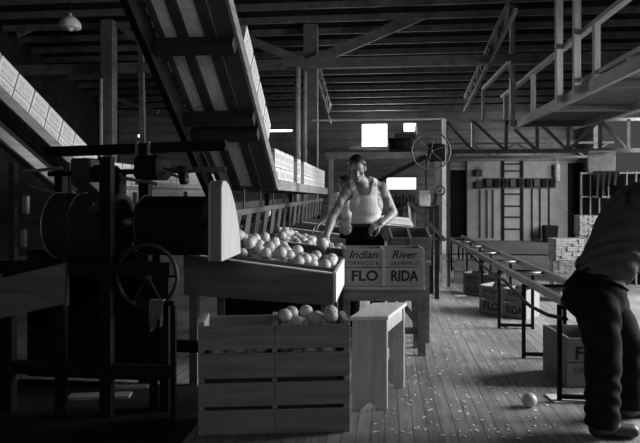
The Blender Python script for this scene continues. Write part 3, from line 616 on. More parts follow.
for k in range(2): MB(o).span(xm(-20) + k * .53, xm(-20) + k * .53 + .525, YM + .34, YM + .36, .02, .99).build('back_panel', M_BLACK, mc)  # black panels added to stand in for the darkness behind the machine legs
MB(o).span(xm(165) - .03, xm(165) + .03, 3.78, 3.86, 0, .95).build('upright', M_BLACK, mc); MB(o).bar((p.x, 3.83, p.z), (p.x, 3.83, .98), .05, .03).build('bearing_bracket', M_BLACK, mc); MB(o).bar((p.x, 3.83, 0), (p.x, 3.83, p.z), .05, .03).build('upright', M_BLACK, mc)
for (px0, py0, px1, py1), lb in (((14, 262, 66, 322), 'dark plank box side hanging low at the far left machine'),):
    a, b = PY(px0, py0, 3.62), PY(px1, py1, 3.62); b0 = MB((a.x, 3.62, 0)); t = thing('wooden_hopper', 'dim boarded hopper below the left drum of the machine', 'hopper', ((a.x + b.x) / 2, 3.7, 0)); o2 = t.location
    MB(o2).hexa([(a.x - .15, 3.6, b.z), (b.x, 3.6, b.z + .12), (b.x, 3.62, b.z + .12), (a.x - .15, 3.62, b.z), (a.x - .15, 3.6, a.z - .12), (b.x, 3.6, a.z), (b.x, 3.62, a.z), (a.x - .15, 3.62, a.z - .12)]).build('front_board', wood(.14, 'x'), t)
    MB(o2).span(b.x - .025, b.x - .001, 3.622, 3.66, b.z + .1, a.z).build('end_board', wood(.1, 'z'), t)
    for x in (a.x - .1, b.x - .05): MB(o2).span(x - .03, x + .03, 3.625, 3.68, 0, b.z + .2).build('leg', M_BLACK, t)
p = G(62, 372, 0); b0 = thing('small_box', 'small dim wooden box under the far left machine', 'box', (p.x, 3.72, .0))
MB().span(-.09, .09, -.08, .08, 0, .17).build('body', wood(.14, 'x'), b0, .005); MB().span(-.095, .095, -.085, .085, .171, .185).build('lid', wood(.2, 'x'), b0)
for px, py, l in ((100, 398, .42), (128, 388, .3)):
    p = G(px, py, 0); m = MB((p.x, p.y, 0)); m.box((p.x, p.y, .0125), (l, .1, .025), (0, 0, .2)); tag(m.build('loose_plank', wood(.2, 'x'), None, .003), 'loose %s plank lying on the floor under the machine' % ('long' if l > .35 else 'short'), 'plank', 'planks under the machine')
# grey rag over a low rail
MB(o).bar((xm(146), 3.66, .735), (xm(182), 3.66, .735), .03, .03).build('cross_rail', M_BLACK, mc); MB(o).bar((xm(181), 3.66, 0), (xm(181), 3.66, .72), .03, .03).build('upright', M_BLACK, mc)
m = MB((xm(164), 3.64, .75)); n = 6
for i in range(n):
    x = xm(159) + i * .015; zz = .60 - .04 * math.sin(i * 1.3); f0, f1 = .014 * (i % 2), .014 * ((i + 1) % 2)
    m.hexa([(x, 3.628 - f0, zz), (x + .015, 3.628 - f1, zz + .01), (x + .015, 3.64, zz + .01), (x, 3.64, zz), (x, 3.636, .755), (x + .015, 3.636, .757), (x + .015, 3.643, .757), (x, 3.643, .755)])
m.span(xm(159), xm(159) + .09, 3.636, 3.68, .752, .758)
tag(m.build('rag', plain('old_rag', .12, .95)), 'crumpled grey rag hanging from low rail right of the flywheel', 'rag')

# ------------------------------------------------------------------ rear clutter: post, wheel, motor, packing machine
pw = W(444, 190, 9.0); dr = thing('drive_post', 'tall thin steel post carrying the spoked handwheel behind the man', 'post', (pw.x, pw.y, 0)); o = dr.location
zp = W(444, 119, 9).z
MB(o).span(pw.x - .03, pw.x + .03, pw.y - .03, pw.y + .03, 0, zp).build('post', M_GALV, dr); MB(o).span(pw.x + .05, pw.x + .09, pw.y - .02, pw.y + .02, 0, zp - .3).build('post', M_IRON, dr)
q = W(318, 120.5, 10); MB(o).tube((pw.x, pw.y, zp), (q.x, q.y - .8, zp), .015).build('tie_rod', M_GALV, dr)
MB(o).span(pw.x - .01, pw.x + .1, pw.y - .025, pw.y + .025, 1.2, 1.24).build('clamp', M_IRON, dr)
hc = W(431, 151, 8.85); hw = thing('spoked_wheel', 'large thin spoked iron wheel mounted high behind the man', 'wheel', hc)
ax = (FW + RT * .12).normalized()
M_WHEEL = plain('wheel_iron', .1, .5); MB(hc).torus(hc, ax, .28, .013, 48).build('rim', M_WHEEL, hw, 0, True); MB(hc).tube(hc - ax * .03, hc + ax * .14, .03).build('hub', M_IRON, hw, 0, True)
sx = ax.cross(Vector((0, 0, 1))).normalized()
for i in range(6): a = i * PI / 3 + .3; MB(hc).tube(hc, hc + (sx * math.cos(a) + Vector((0, 0, 1)) * math.sin(a)) * .275, .006).build('spoke', M_WHEEL, hw)
MB(o).bar((pw.x, pw.y, hc.z), tuple(hc + ax * .14), .05, .06).build('bracket', M_BLACK, dr); MB(o).box(hc + Vector((.09, .12, -.02)), (.26, .06, .26)).build('motor_plate', M_BLACK, dr, .02)
# shaft beam with motor
yb2 = 11.0; a, b = PY(331, 157, yb2), PY(432, 152, yb2)
sbm = thing('shaft_beam', 'dim horizontal timber beam between column and post behind the man\'s head', 'beam', ((a.x + b.x) / 2, yb2, 2.05)); o = sbm.location
MB(o).span(a.x - .1, b.x + .2, yb2 - .05, yb2 + .05, 2.02, 2.14).build('timber', M_BEAM, sbm)
for x in (a.x, b.x + .1): MB(o).span(x - .04, x + .04, yb2 - .04, yb2 + .04, 0, 2.018).build('leg', M_BEAM, sbm)
MB(o).bar((a.x + .75, yb2 - .08, 1.55), (b.x - .1, yb2 - .08, 2.05), .05, .07).build('brace', M_BLACK, sbm)
a, b = PY(389, 132, yb2), PY(416, 152, yb2); mt = thing('motor', 'dark boxy motor sitting on the beam in front of rear window', 'motor', ((a.x + b.x) / 2, yb2, 2.141)); o = mt.location
MB(o).tube((a.x, yb2, 2.29), (b.x - .08, yb2, 2.29), .11, .11, 20).build('body', M_BLACK, mt, 0, True); MB(o).span(a.x, b.x - .03, yb2 - .08, yb2 + .08, 2.141, 2.2).build('base', M_BLACK, mt); MB(o).span(a.x + .08, b.x, yb2 - .07, yb2 + .07, 2.38, 2.47).build('terminal_box', M_IRON, mt, .01); MB(o).tube((b.x - .08, yb2, 2.29), (b.x + .06, yb2, 2.29), .025).build('shaft', M_STEEL, mt); MB(o).tube((b.x - .0, yb2, 2.47), (b.x - .0, yb2, 2.62), .02).build('conduit', M_GALV, mt)
# packing machine stand
p = W(415, 260, 8.2); pm = thing('lidding_press', 'cluttered dark press with pale box on shelf right of the man', 'machine', (p.x, p.y, 0), TH)
for x in (-.22, .26):
    for yy in (-.2, .2): MB().span(x - .025, x + .025, yy - .025, yy + .025, 0, 1.25).build('leg', M_BLACK, pm)
MB().span(-.26, .3, -.24, .24, .78, .83).build('bed', M_IRON, pm); MB().span(-.05, .28, -.16, .16, 1.2, 1.23).build('shelf', M_IRON, pm)
MB().span(.04, .19, -.1, .06, 1.231, 1.44).build('pale_box', plain('pale_carton', .36), pm, .004)['label'] = 'pale carton'
MB().bar((-.1, -.24, 1.28), (.36, -.24, .78), .03, .05).build('brace', M_IRON, pm); MB().bar((-.12, -.22, 1.28), (-.09, -.22, .9), .03, .05).build('lever', M_GALV, pm)
MB().torus((.3, -.22, 1.44), (0, 1, 0), .06, .012, 24).build('handwheel', M_IRON, pm, 0, True); MB().tube((.3, -.22, 1.44), (.3, .0, 1.44), .015).build('spindle', M_IRON, pm); MB().bar((.26, 0, 1.25), (.3, 0, 1.46), .04, .04).build('bracket', M_BLACK, pm)
MB().span(-.26, .0, -.05, .2, .84, 1.2).build('cabinet', wood(.1, 'z'), pm, .006)
for i in range(7): MB().span(-.3 + i * .05, -.265 + i * .05, .21, .24, 1.25, 1.36 + .03 * (i % 2)).build('tine', M_BLACK, pm)
MB().span(-.32, .1, .2, .25, 1.22, 1.26).build('tine_bar', M_BLACK, pm)

# ------------------------------------------------------------------ roller conveyor on the right with crates
RX0, RX1 = 1.2, 1.52
def rz_(y): return .70 - .0215 * (y - 3.95)
rc = thing('gravity_conveyor', 'long low two-rail steel conveyor on thin stands at right', 'conveyor', (1.34, 7.5, 0)); o = rc.location
for x in (RX0, RX1): MB(o).bar((x, 4.22, rz_(4.22)), (x, 12.2, rz_(12.2)), .035, .055).build('rail', M_STEEL, rc)
yy = 4.15
for yy in (4.27, 5.34, 6.46, 7.57, 8.95, 9.95, 11.0, 12.1):
    z = rz_(yy); m = MB(o)
    for x in (RX0 - .01, RX1 + .01): m.box((x, yy, (z - .03) / 2), (.028, .028, z - .03 - .001))
    m.bar((RX0, yy, z - .045), (RX1, yy, z - .045), .026, .026); m.bar((RX0, yy, .035), (RX1, yy, .035), .026, .03); m.build('stand', M_BLACK, rc)
for yy in (4.8, 5.9, 7.0, 8.2, 9.4, 10.5, 11.6): MB(o).tube((RX0 + .02, yy, rz_(yy)), (RX1 - .02, yy, rz_(yy)), .016).build('roller', M_STEEL, rc, 0, True)
pts = [PX(466, 250, 1.14), PX(478, 262, 1.14), PX(492, 273, 1.14), PX(505, 281, 1.14), PX(515, 292, 1.14), PX(530, 306, 1.14), PX(548, 315, 1.14), PX(566, 319, 1.14)]
cvt = [Vector(a).lerp(Vector(b), k / 4) for a, b in zip(pts, pts[1:]) for k in range(4)] + [pts[-1]]
tag(MB(pts[0]).path(cvt, .014).build('hose', M_BLACK, None, 0, True), 'dark hose drooping along the near side of the low conveyor', 'hose')
# crates on the floor there
q = G(567, 388, 0); rq = .14; qq = q + Matrix.Rotation(rq, 3, 'Z') @ Vector((.33, .22, 0)); citrus_crate('citrus_crate', 'open printed crate on floor by the bending person\'s legs', (qq.x, qq.y, 0), rq, .66, .44, .37, .13, 'crates under the low conveyor', True, False, FLOTOP)
q = G(513, 320, 0); rzq = -.72; R2 = Matrix.Rotation(rzq, 3, 'Z'); c2 = q + R2 @ Vector((-.3, .16, 0)); citrus_crate('citrus_crate', 'printed crate turned askew under the middle of low conveyor', (c2.x + .14, c2.y, 0), rzq,   .6, .31, .33, .2, 'crates under the low conveyor')
q = G(458, 283, 0); citrus_crate('citrus_crate', 'small dim crate under the far end of low conveyor', (q.x + .12, q.y + .1, 0), -.1, .34, .3, .36, .14, 'crates under the low conveyor', False)
q = G(482, 297, 0); citrus_crate('citrus_crate', 'dim crate between the askew crate and the farthest crate', (q.x + .06, q.y + .16, 0), -.5, .5, .3, .31, .14, 'crates under the low conveyor', True)
# orange and shavings on the floor
q = G(529.5, 407, 0); orange((q.x, q.y, .047), 'single orange lying alone on the floor boards at lower right', None, 1.0)
m = MB((0.6, 5.5, 0))
for i in range(520):
    x, yy = random.uniform(-.1, 1.1), 3.6 + random.random() ** 1.6 * 6.5
    s = random.uniform(.006, .028); m.box((x, yy, .003), (s, random.uniform(.004, .012), .003), (random.uniform(-.05, .05), 0, random.uniform(0, PI)))
lt = tag(m.build('wood_shavings', wood(.85, 'x')), 'pale wood shavings scattered over the aisle floor boards', 'shavings'); lt['kind'] = 'stuff'
for (px, py, l, w, lb) in ((497, 304, .2, .12, 'pale board scrap on floor at foot of the middle conveyor stand'), (516, 327, .22, .13, 'pale flat board scrap on floor below the near conveyor stand'), (460, 296, .16, .08, 'tiny pale scrap on floor left of the far crates'), (571, 399, .3, .16, 'pale paper scrap on floor before the near crate')):
    p = G(px, py, 0); m = MB((p.x, p.y, 0)); m.box((p.x, p.y, .006), (l, w, .008), (0, 0, .15)); tag(m.build('board_scrap', wood(.6, 'x')), lb, 'scrap', 'scraps on the floor')

# ------------------------------------------------------------------ right: pigeonhole rack, bundles
ra = W(581, 172, 9.2); rk = thing('pigeonhole_rack', 'wooden pigeonhole rack against right side behind the bending person', 'rack', (ra.x, ra.y, 0), -.25)
wr = wood(.3, 'z'); zt3 = ra.z
MB().span(0, 1.4, .3, .32, 0, zt3).build('back', wood(.1, 'z'), rk)
for z in (.02, zt3 * .39, zt3 - .38, zt3 - .02): MB().span(0, 1.4, 0, .295, z - .012, z + .012).build('shelf', wood(.33, 'x'), rk)
for i in range(12): MB().span(i * .125, i * .125 + .016, -.004, .296, zt3 * .39 + .013 if False else .033, zt3 + .0).build('divider', wr, rk)
b_ = W(604, 171, 9.25); bx = thing('carton', 'tall pale carton standing on top of the pigeonhole rack', 'carton', (b_.x, b_.y + .12, zt3 + .001), -.25)
MB().span(-.19, .19, -.1, .1, 0, .32).build('body', plain('brown_carton', .2), bx, .005); MB().box((.0, -.13, .318), (.36, .1, .005), (.3, 0, 0)).build('flap', plain('brown_carton', .2), bx)
# dark cloth draped on rack
p = W(604, 180, 9.1); m = MB((p.x, p.y, zt3)); R = Matrix.Rotation(-.25, 3, 'Z'); n = 9
for i in range(n):
    x = -.16 + i * .04; ln = .28 + .12 * math.sin(i * .8) ; f0, f1 = -.03 * (i % 2), -.03 * ((i + 1) % 2)
    base = Vector((p.x, ra.y - .095, 0)); P_ = lambda a, b, c: base + R @ Vector((a, b, 0)) + Vector((0, 0, c))
    m.hexa([P_(x, -.02 + f0, zt3 - ln), P_(x + .04, -.02 + f1, zt3 - ln), P_(x + .04, -.008, zt3 - ln), P_(x, -.008, zt3 - ln), P_(x, -.03, zt3 + .004), P_(x + .04, -.03, zt3 + .004), P_(x + .04, -.008, zt3 + .012), P_(x, -.008, zt3 + .012)])
tag(m.build('work_jacket', plain('dark_jacket', .02, .95)), 'dark jacket hanging over the front of pigeonhole rack', 'jacket')
def bundle(px, top, d, w, h, dep, lb, n):
    p = W(px, top, d); z1 = p.z; k = 0
    while z1 - h * k > .02:
        z0 = max(0.0, z1 - h * (k + 1)); hh = z1 - h * k - z0 - .004
        t = thing('slat_bundle', lb % ['topmost', 'second', 'third', 'fourth', 'fifth', 'sixth', 'seventh'][k], 'bundle', (p.x, p.y, z0), random.uniform(-.15, .1), 'bundles of crate slats')
        m = MB(); c = max(2, int(hh / .028))
        for j in range(c):
            for i in range(5):
                xx = -w / 2 + i * w / 5; m.span(xx + .002, xx + w / 5 - .002, -dep / 2 + random.uniform(0, .02), dep / 2, j * hh / c + .001, (j + 1) * hh / c - .002)
        m.build('slats', wood(.33, 'y', .8, .3), t)
        for yy in (-dep * .25, dep * .25):
            w_ = MB(); w_.path([(-w / 2 - .004, yy, .002), (-w / 2 - .004, yy, hh), (w / 2 + .004, yy, hh + .0), (w / 2 + .004, yy, .002)], .004); w_.build('wire', M_IRON, t)
        k += 1
bundle(566, 238, 7.9, .36, .28, .3, 'wired bundle of pale crate slats in front pile, %s down', 3)
bundle(588, 215, 8.55, .3, .28, .3, 'wired bundle of pale crate slats in taller rear pile, %s down', 4)

# ------------------------------------------------------------------ people
def V(*a): return Vector(a)
class Body:
    def __init__(s): s.p = []
    def cap(s, a, b, ra, rb, tg): s.p.append(('c', Vector(a), Vector(b), ra, rb, tg)); return s
    def ell(s, c, r, tg, R=None): s.p.append(('e', Vector(c), Vector(r), R or Matrix.Identity(3), None, tg)); return s
    def mesh(s, voxel=.0065, smooth=9):
        m = MB()
        for q in s.p:
            if q[0] == 'c':
                _, a, b, ra, rb, _t = q; n = max(2, int((b - a).length / (min(ra, rb) * .5))); m.tube(a, b, ra, rb, 18); m.ball(a, ra, (1, 1, 1), 18, 12); m.ball(b, rb, (1, 1, 1), 18, 12)
            else: m.ball(q[1], 1, q[2], 24, 16, q[3])
        bmesh.ops.recalc_face_normals(m.bm, faces=m.bm.faces)
        me = bpy.data.meshes.new('tmp'); m.bm.to_mesh(me); m.bm.free(); ob = bpy.data.objects.new('tmp', me); C.objects.link(ob)
        r = ob.modifiers.new('r', 'REMESH'); r.mode = 'VOXEL'; r.voxel_size = voxel; r.use_smooth_shade = True
        sm = ob.modifiers.new('s', 'SMOOTH'); sm.factor = .5; sm.iterations = smooth
        bpy.context.view_layer.update()
        out = bpy.data.meshes.new_from_object(ob.evaluated_get(bpy.context.evaluated_depsgraph_get())); bpy.data.objects.remove(ob); bpy.data.meshes.remove(me)
        s.me = out
        co = np.empty(len(out.vertices) * 3); out.vertices.foreach_get('co', co); co = co.reshape(-1, 3); nr = np.empty(len(out.vertices) * 3); out.vertices.foreach_get('normal', nr); s.co, s.nr = co, nr.reshape(-1, 3)
        best = np.full(len(co), 1e9); tags = np.zeros(len(co), int); s.names = sorted({q[5] for q in s.p})
        for q in s.p:
            if q[0] == 'c':
                a, b = np.array(q[1]), np.array(q[2]); d = b - a; t = np.clip(((co - a) @ d) / max(d @ d, 1e-9), 0, 1); D = np.linalg.norm(co - a - t[:, None] * d, axis=1) - (q[3] + (q[4] - q[3]) * t)
            else:
                R = np.array(q[3]); l = (co - np.array(q[1])) @ R; k = np.linalg.norm(l / np.array(q[2]), axis=1); D = (k - 1) * min(q[2])
            w = D < best; best[w] = D[w]; tags[w] = s.names.index(q[5])
        s.tags = tags
    def is_(s, *n): return np.isin(s.tags, [s.names.index(x) for x in n if x in s.names])
    def skin(s, label, loc, rz, mat):
        s.me.materials.clear(); s.me.materials.append(mat); s.me.polygons.foreach_set('use_smooth', [True] * len(s.me.polygons)); s.me.name = 'person'
        o = bpy.data.objects.new('person', s.me); C.objects.link(o); o.location = loc; o.rotation_euler = (0, 0, rz); s.root = o; return tag(o, label, 'person')
    def wear(s, name, sel, off, mat, wob=0.0, freq=20, smooth=0):
        off = off if hasattr(off, '__len__') else np.full(len(s.co), off)
        c = s.co + s.nr * off[:, None]
        if wob: c = c + s.nr * (wob * np.sin(s.co[:, 2] * freq + 5 * s.co[:, 0] + 9 * np.sin(s.co[:, 1] * 9 + s.co[:, 2] * 7)))[:, None]
        faces = [tuple(p.vertices) for p in s.me.polygons if all(sel[i] for i in p.vertices)]; ids = sorted({i for f in faces for i in f}); mp = {v: k for k, v in enumerate(ids)}
        me = bpy.data.meshes.new(name); me.from_pydata([tuple(c[i]) for i in ids], [], [tuple(mp[i] for i in f) for f in faces]); me.update(); me.materials.append(mat); me.polygons.foreach_set('use_smooth', [True] * len(me.polygons))
        o = bpy.data.objects.new(name, me); C.objects.link(o); o.parent = s.root
        if smooth: q = o.modifiers.new('s', 'SMOOTH'); q.iterations = smooth; q.factor = .5
        k = o.modifiers.new('t', 'SOLIDIFY'); k.thickness = .003; k.offset = -1; return o
def sides():
    ax = 0 if np.ptp(B.co[B.is_('foot'), 0]) > np.ptp(B.co[B.is_('foot'), 1]) * .8 and FOOT_X else 1; c = B.co[B.is_('foot'), ax]; mid_ = (c.min() + c.max()) / 2; return [B.co[:, ax] < mid_, B.co[:, ax] >= mid_]
FOOT_X = True
def head(B, c, R, k=1.0):
    """head centre c, R: columns = (right of the face as seen, back, up); face looks to -y"""
    P = lambda x, y, z: Vector(c) + R @ Vector((x * k, y * k, z * k)); E = lambda p, r: B.ell(P(*p), [q * k for q in r], 'head', R)
    E((0, .012, .035), (.074, .094, .085)); E((0, -.012, -.02), (.062, .075, .085)); E((0, -.035, -.075), (.045, .045, .035)); E((0, -.062, -.093), (.022, .022, .018))
    E((0, -.078, .022), (.05, .018, .012)); B.cap(P(0, -.085, .012), P(0, -.107, -.03), .009 * k, .0125 * k, 'head')
    for s in (-1, 1):
        E((s * .013, -.092, -.033), (.009, .01, .008)); E((s * .076, .018, -.005), (.011, .02, .032)); E((s * .042, -.06, -.02), (.022, .022, .02)); E((s * .04, .0, -.06), (.022, .05, .03))
    E((0, -.083, -.058), (.022, .012, .006)); E((0, -.082, -.068), (.018, .011, .006))
    return P
def face_bits(B, P, R, k=1.0):
    for s in (-1, 1): MB().ball(P(s * .031, -.079, .003), .008 * k, (1, .7, .4), 12, 8, R).build('eye', M_EYE, B.root, 0, True)
    for s in (-1, 1): MB().ball(P(s * .033, -.088, .024), .014 * k, (1, .2, .1), 12, 8, R).build('eyebrow', M_HAIR, B.root, 0, True)
    MB().ball(P(0, -.0925, -.063), .02 * k, (1, .25, .12), 12, 8, R).build('mouth', plain('lips', .12, .6), B.root, 0, True)
def hair(B, c, R, k, mat, front=.062, back=-.05):
    l = (B.co - np.array(c)) @ np.array(R) / k
    lim = np.where(l[:, 1] < -.05, front, np.where(l[:, 1] < -.01, front + (l[:, 1] + .05) / .04 * (-.02 - front), np.maximum(back, -.02 - (l[:, 1] + .01) * 1.2)))
    ear = (np.abs(l[:, 0]) > .066) & (l[:, 1] > -.005) & (l[:, 1] < .04) & (l[:, 2] < .03)
    sel = B.is_('head') & (l[:, 2] > lim) & ~ear
    off = .010 + .012 * np.clip((l[:, 2] - .04) / .08, 0, 1); B.wear('hair', sel, off * k, mat, .003, 90)
def hand(B, wrist, d, n, side, curl=.5, tg='hand', k=1.0, thumb=.6):
    """d: towards the knuckles, n: palm normal (the way fingers curl), side: +1 thumb on d x n"""
    d = Vector(d).normalized(); n = Vector(n); n = (n - d * n.dot(d)).normalized(); s = d.cross(n) * side; w = Vector(wrist)
    for j, (o, L) in enumerate(((.03, .092), (.01, .096), (-.01, .09), (-.028, .082))): B.cap(w + s * o * .55 * k, w + d * L * k + s * o * k, .015 * k, .0125 * k, tg)
    for j, (o, L, b) in enumerate(((.03, .092, .042), (.01, .096, .047), (-.01, .09, .043), (-.028, .082, .034))):
        p = w + d * L * k + s * o * k; a = curl * (.75 + .12 * j); r = .0098
        for q in range(3):
            dd = (d * math.cos(a) + n * math.sin(a) + s * (.06 * (1.5 - j))).normalized(); e = p + dd * b * k * (1, .72, .55)[q]; B.cap(p, e, r * k, (r - .001) * k, tg); p = e; r -= .001; a += curl
    p = w + d * .03 * k + s * .028 * k; a = thumb
    for q, L in enumerate((.042, .034, .028)):
        dd = (d * .75 + s * (.75 - .35 * q) + n * a * (.5 + .5 * q)).normalized(); e = p + dd * L * k; B.cap(p, e, (.0125 - .0015 * q) * k, (.011 - .0015 * q) * k, tg); p = e

# ---- the packer in the undershirt
DM = 5.8; ML = W(363, 190, DM); ML.z = 0
def mp(px, py, y=0.0):
    q = (DM + y) / 600; return V((px - 320) * q - (363 - 320) * DM / 600, y, 1.45 - (py - 190) * q)
B = Body()
pel = V(.02, .02, .96); chest = mp(366.5, 205, -.03); nk = mp(362.5, 184.5, -.06); hc_ = mp(357.3, 169, -.14)
sL, sR = mp(346.5, 191.5, -.05), mp(382, 189, -.02); eL, wL = mp(332.5, 217, -.13), mp(326.5, 236, -.32); eR, wR = mp(393.5, 213, .06), mp(381, 224.5, -.13)
B.ell(pel, (.165, .115, .12), 'hip'); B.ell(mp(366.5, 233, .0), (.14, .102, .12), 'torso'); B.ell(mp(366, 219, -.015), (.142, .105, .13), 'torso'); B.ell(chest, (.162, .115, .14), 'torso')
B.ell(mp(365.5, 193, -.03), (.165, .095, .085), 'torso'); B.cap(sL, mp(357.5, 184.5, -.045), .052, .055, 'yoke'); B.cap(sR, mp(369, 181.5, -.035), .052, .055, 'yoke')
B.ell(mp(357.5, 203, -.09), (.07, .045, .06), 'torso'); B.ell(mp(374, 202.5, -.08), (.07, .045, .06), 'torso')
B.cap(mp(364, 190, -.03), nk + V(-.005, -.02, .03), .066, .055, 'neck'); B.cap(nk, mp(359, 177, -.11), .056, .056, 'neck')
for s, e, w in ((sL, eL, wL), (sR, eR, wR)):
    B.ell(s + V(0, 0, -.012), (.068, .066, .078), 'arm'); B.cap(s, s.lerp(e, .5), .056, .051, 'arm'); B.cap(s.lerp(e, .45), e, .051, .042, 'arm'); B.ell(s.lerp(e, .48) + V(0, -.018, 0), (.042, .045, .07), 'arm')
    B.cap(e, e.lerp(w, .35), .042, .046, 'arm'); B.cap(e.lerp(w, .35), w, .045, .029, 'arm')
OR = mp(322.5, 243.5, -.40)
hd = (OR + V(.02, .02, .02) - wL).normalized(); hand(B, wL, (-.25, -.55, -.75), (-.25, .6, -.3) , 1, .5)
hand(B, wR, (-.85, -.35, -.22), (-.1, .6, -.75), 1, .85)
for s, yf in ((-1, -.05), (1, .06)):
    hp = pel + V(s * .085, 0, -.03); kn = V(.02 + s * .12, yf - .03, .5); an = V(.02 + s * .14, yf + .03, .09)
    B.cap(hp, kn, .09, .062, 'leg'); B.cap(kn, kn.lerp(an, .35), .06, .058, 'leg'); B.cap(kn.lerp(an, .35), an, .058, .04, 'leg')
    B.cap(an + V(0, .03, -.045), an + V(s * .03, -.15, -.052), .042, .034, 'foot')
HR = Euler((.36, -.03, -.10)).to_matrix(); HP = head(B, hc_, HR, 1.0)
B.mesh()
B.skin('dark-haired man in white sleeveless undershirt packing oranges behind the printed crate', ML, TH, M_SKIN)
face_bits(B, HP, HR, 1.0); hair(B, hc_, HR, 1.0, M_HAIR, .078)
co = B.co; x_, y_, z_ = co[:, 0], co[:, 1], co[:, 2]
cx0 = mp(363, 200).x; dx_ = np.abs(x_ - cx0)
zn = mp(363, 195, -.1).z; front = y_ < -.035
scoop = np.where(front, zn + 45 * np.maximum(0, dx_ - .03) ** 2, mp(363, 181).z)
arm_cut = dx_ > .132 + np.maximum(0, mp(363, 205).z - z_) * .6
sel = B.is_('torso', 'yoke', 'hip', 'neck') & (z_ > 1.0) & (z_ < scoop) & (dx_ < .30) & ~(B.is_('neck') & (dx_ < .075)) & ~(arm_cut & (z_ > mp(363, 212).z))
B.wear('undershirt', sel, .006, M_SHIRT, .003, 40)
waist = mp(366, 223.5, -.1).z
B.wear('trousers', (B.is_('hip', 'leg', 'torso')) & (z_ < waist) & (z_ > .07), .013, M_TROUSER, .004, 16)
B.wear('belt', (B.is_('hip', 'leg', 'torso')) & (z_ < waist + .004) & (z_ > waist - .03), .019, M_SHOE); [B.wear('shoe', B.is_('foot', 'leg') & (z_ < .1) & sd_, .005, M_SHOE) for sd_ in sides()]
Rz = Matrix.Rotation(TH, 3, 'Z'); orange(ML + Rz @ OR, 'orange gripped in the lowered hand of the man in undershirt', None, 1.12)

FOOT_X = False
# ---- second worker behind him
D2 = 7.3; L2_ = W(349, 190, D2); L2_.z = 0
def m2(px, py, y=0.0): q = (D2 + y) / 600; return V((px - 320) * q - (349 - 320) * D2 / 600, y, 1.45 - (py - 190) * q)
B = Body(); pel = V(.04, 0, .9); ch_ = m2(347, 207); hc2 = m2(345.5, 186, -.02); sL, sR = m2(338, 199, -.1), m2(350, 199, .17); eL, wL = m2(331, 214, -.14), m2(322, 222, -.16); eR, wR = m2(342, 217, .22), m2(330, 226, .2)
B.ell(pel, (.14, .15, .13), 'hip'); B.ell(m2(350, 228), (.12, .15, .16), 'torso'); B.ell(ch_, (.125, .17, .16), 'torso'); B.cap(m2(347, 197, .03), m2(346, 190, 0), .06, .055, 'neck')
for s, e, w in ((sL, eL, wL), (sR, eR, wR)):
    B.cap(s, ch_ + V(0, 0, .07), .065, .08, 'torso'); B.cap(s, e, .06, .045, 'sleeve'); B.cap(e, w, .042, .03, 'arm'); hand(B, w, (-.8, 0, -.5), (-.4, 0, -.8), 1, .4)
for s in (-1, 1):
    hp = pel + V(0, s * .085, -.04); kn = V(.03, s * .1, .48); an = V(.05, s * .1, .09); B.cap(hp, kn, .088, .06, 'leg'); B.cap(kn, an, .058, .042, 'leg'); B.cap(an + V(.03, 0, -.045), an + V(-.15, s * .02, -.052), .042, .034, 'foot')
HR2 = Euler((.25, 0, -2.1)).to_matrix(); HP2 = head(B, hc2, HR2, .95); B.mesh(.008)
B.skin('second worker in pale shirt half hidden behind the man in undershirt', L2_, TH, M_SKIN); face_bits(B, HP2, HR2, .95); hair(B, hc2, HR2, .95, M_HAIR, .05)
z_ = B.co[:, 2]; B.wear('shirt', B.is_('torso', 'sleeve', 'hip') & (z_ > .88), .012, plain('pale_shirt', .5, .9), .006, 30); B.wear('trousers', B.is_('hip', 'leg', 'torso') & (z_ < .93) & (z_ > .07), .014, M_TROUSER, .004, 16); [B.wear('shoe', B.is_('foot', 'leg') & (z_ < .1) & sd_, .005, M_SHOE) for sd_ in sides()]

# ---- bending person at right, close to the camera
D3 = 3.68; L3 = W(606, 190, D3); L3.z = 0
def m3(px, py, y=0.0): q = (D3 + y) / 600; return V((px - 320) * q - (606 - 320) * D3 / 600, y, 1.45 - (py - 190) * q)
B = Body(); pel = m3(596, 292); mid = m3(612, 256); ch_ = m3(636, 214); nk = m3(656, 178); hc3 = m3(680, 168)
B.ell(pel, (.155, .17, .15), 'hip'); B.ell(m3(585, 296, -.06), (.115, .105, .125), 'hip'); B.ell(m3(585, 296, .07), (.115, .105, .125), 'hip')
Rb = Euler((0, .75, 0)).to_matrix(); B.ell(mid, (.145, .165, .17), 'torso', Rb); B.ell(ch_, (.15, .19, .2), 'torso', Rb); B.cap(m3(604, 268), ch_, .14, .16, 'torso'); B.cap(ch_, nk, .1, .06, 'neck'); B.cap(nk, hc3, .055, .055, 'neck')
for s in (-1, 1):
    sh = m3(648, 198, s * .19); el = m3(672, 250, s * .24); wr_ = m3(700, 272, s * .16); B.cap(ch_ + V(.02, s * .1, .03), sh, .1, .07, 'torso'); B.cap(sh, el, .066, .05, 'sleeve'); B.cap(el, wr_, .046, .03, 'arm'); hand(B, wr_, (.8, 0, -.5), (.2, -s, -.4), s, .5)
    hp = m3(597 if s < 0 else 606, 305, s * .1); kn = m3(603 if s < 0 else 626, 358, s * .13); an = m3(602 if s < 0 else 628, 424, s * .15); kn.z = .5; an.z = .09
    B.cap(hp, kn, .115, .082, 'leg'); B.cap(kn, an, .085, .08, 'leg'); B.cap(an + V(-.03, 0, -.045), an + V(.17, s * .02, -.05), .045, .035, 'foot')
HR3 = Euler((.5, 0, PI / 2)).to_matrix(); HP3 = head(B, hc3, HR3, 1); B.mesh(.009)
B.skin('person in grey shirt and dark trousers bending away at right edge', L3, TH, M_SKIN); face_bits(B, HP3, HR3); hair(B, hc3, HR3, 1, M_HAIR)
x_, z_ = B.co[:, 0], B.co[:, 2]; up_ = z_ + .75 * (x_ - m3(578, 268).x)
cut = m3(578, 270).z; hem = (z_ - .0 * x_) > (cut - .5 * (x_ - m3(578, 268).x))
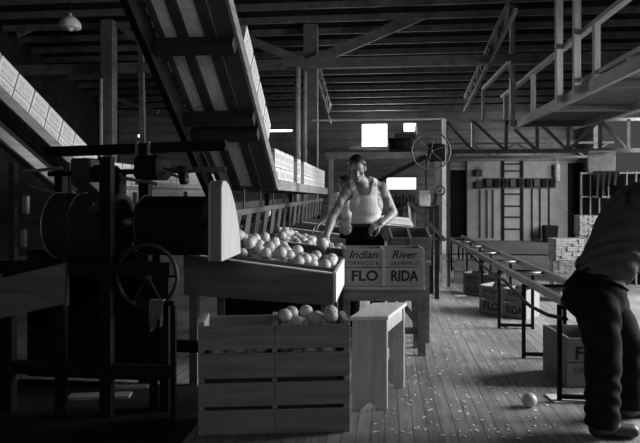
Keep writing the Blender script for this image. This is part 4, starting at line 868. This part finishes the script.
B.wear('shirt', B.is_('torso', 'sleeve', 'hip') & hem, .02, M_GREYSHIRT, .009, 26, 3); B.wear('trousers', B.is_('hip', 'leg', 'torso') & (z_ < cut + .05 - .5 * (x_ - m3(578, 268).x)) & (z_ > .06), .016, M_TROUSER, .006, 14, 2); [B.wear('shoe', B.is_('foot', 'leg') & (z_ < .1) & sd_, .005, M_SHOE) for sd_ in sides()]

# ------------------------------------------------------------------ light and camera
def area(name, loc, target, sx, sy, power):
    l = bpy.data.lights.new(name, 'AREA'); l.shape = 'RECTANGLE'; l.size = sx; l.size_y = sy; l.energy = power
    o = bpy.data.objects.new(name, l); C.objects.link(o); o.location = loc; o.rotation_euler = (Vector(target) - Vector(loc)).to_track_quat('-Z', 'Y').to_euler(); return o
area('daylight_side_door', (8.6, 6.6, 3.4), (0, 5.6, .9), 4.5, 3.5, 2300)
area('daylight_rear_window', (PY(375, 135, YB).x, YB - .02, PY(375, 135, YB).z), (0, 8, 2.6), 1.4, .8, 150)
area('rear_side_fill', (8.4, 14.2, 2.8), (1.5, 14.6, 1.6), 4.2, 2.8, 300)  # added fill to brighten the rear wall, no known door there
area('front_fill', (1.2, -4.4, 3.4), (0, 4.5, .8), 4.5, 3, 60)  # added weak fill from behind the camera, no known window there
w = bpy.data.worlds.new('world'); bpy.context.scene.world = w; w.use_nodes = True; w.node_tree.nodes['Background'].inputs[0].default_value = (.5, .5, .5, 1); w.node_tree.nodes['Background'].inputs[1].default_value = .12
cam = bpy.data.cameras.new('camera'); cam.sensor_fit = 'HORIZONTAL'; cam.sensor_width = 36; cam.lens = 36 * F / 640; cam.shift_y = (HZ - 221.5) / 640.0; cam.clip_start = .05
co_ = bpy.data.objects.new('camera', cam); C.objects.link(co_); co_.location = CAM; co_.rotation_euler = (PI / 2, 0, TH)
S = bpy.context.scene; S.camera = co_
S.view_settings.view_transform = 'Standard'; S.view_settings.look = 'None'; S.view_settings.exposure = 0; S.view_settings.gamma = 1; S.view_settings.use_curve_mapping = False
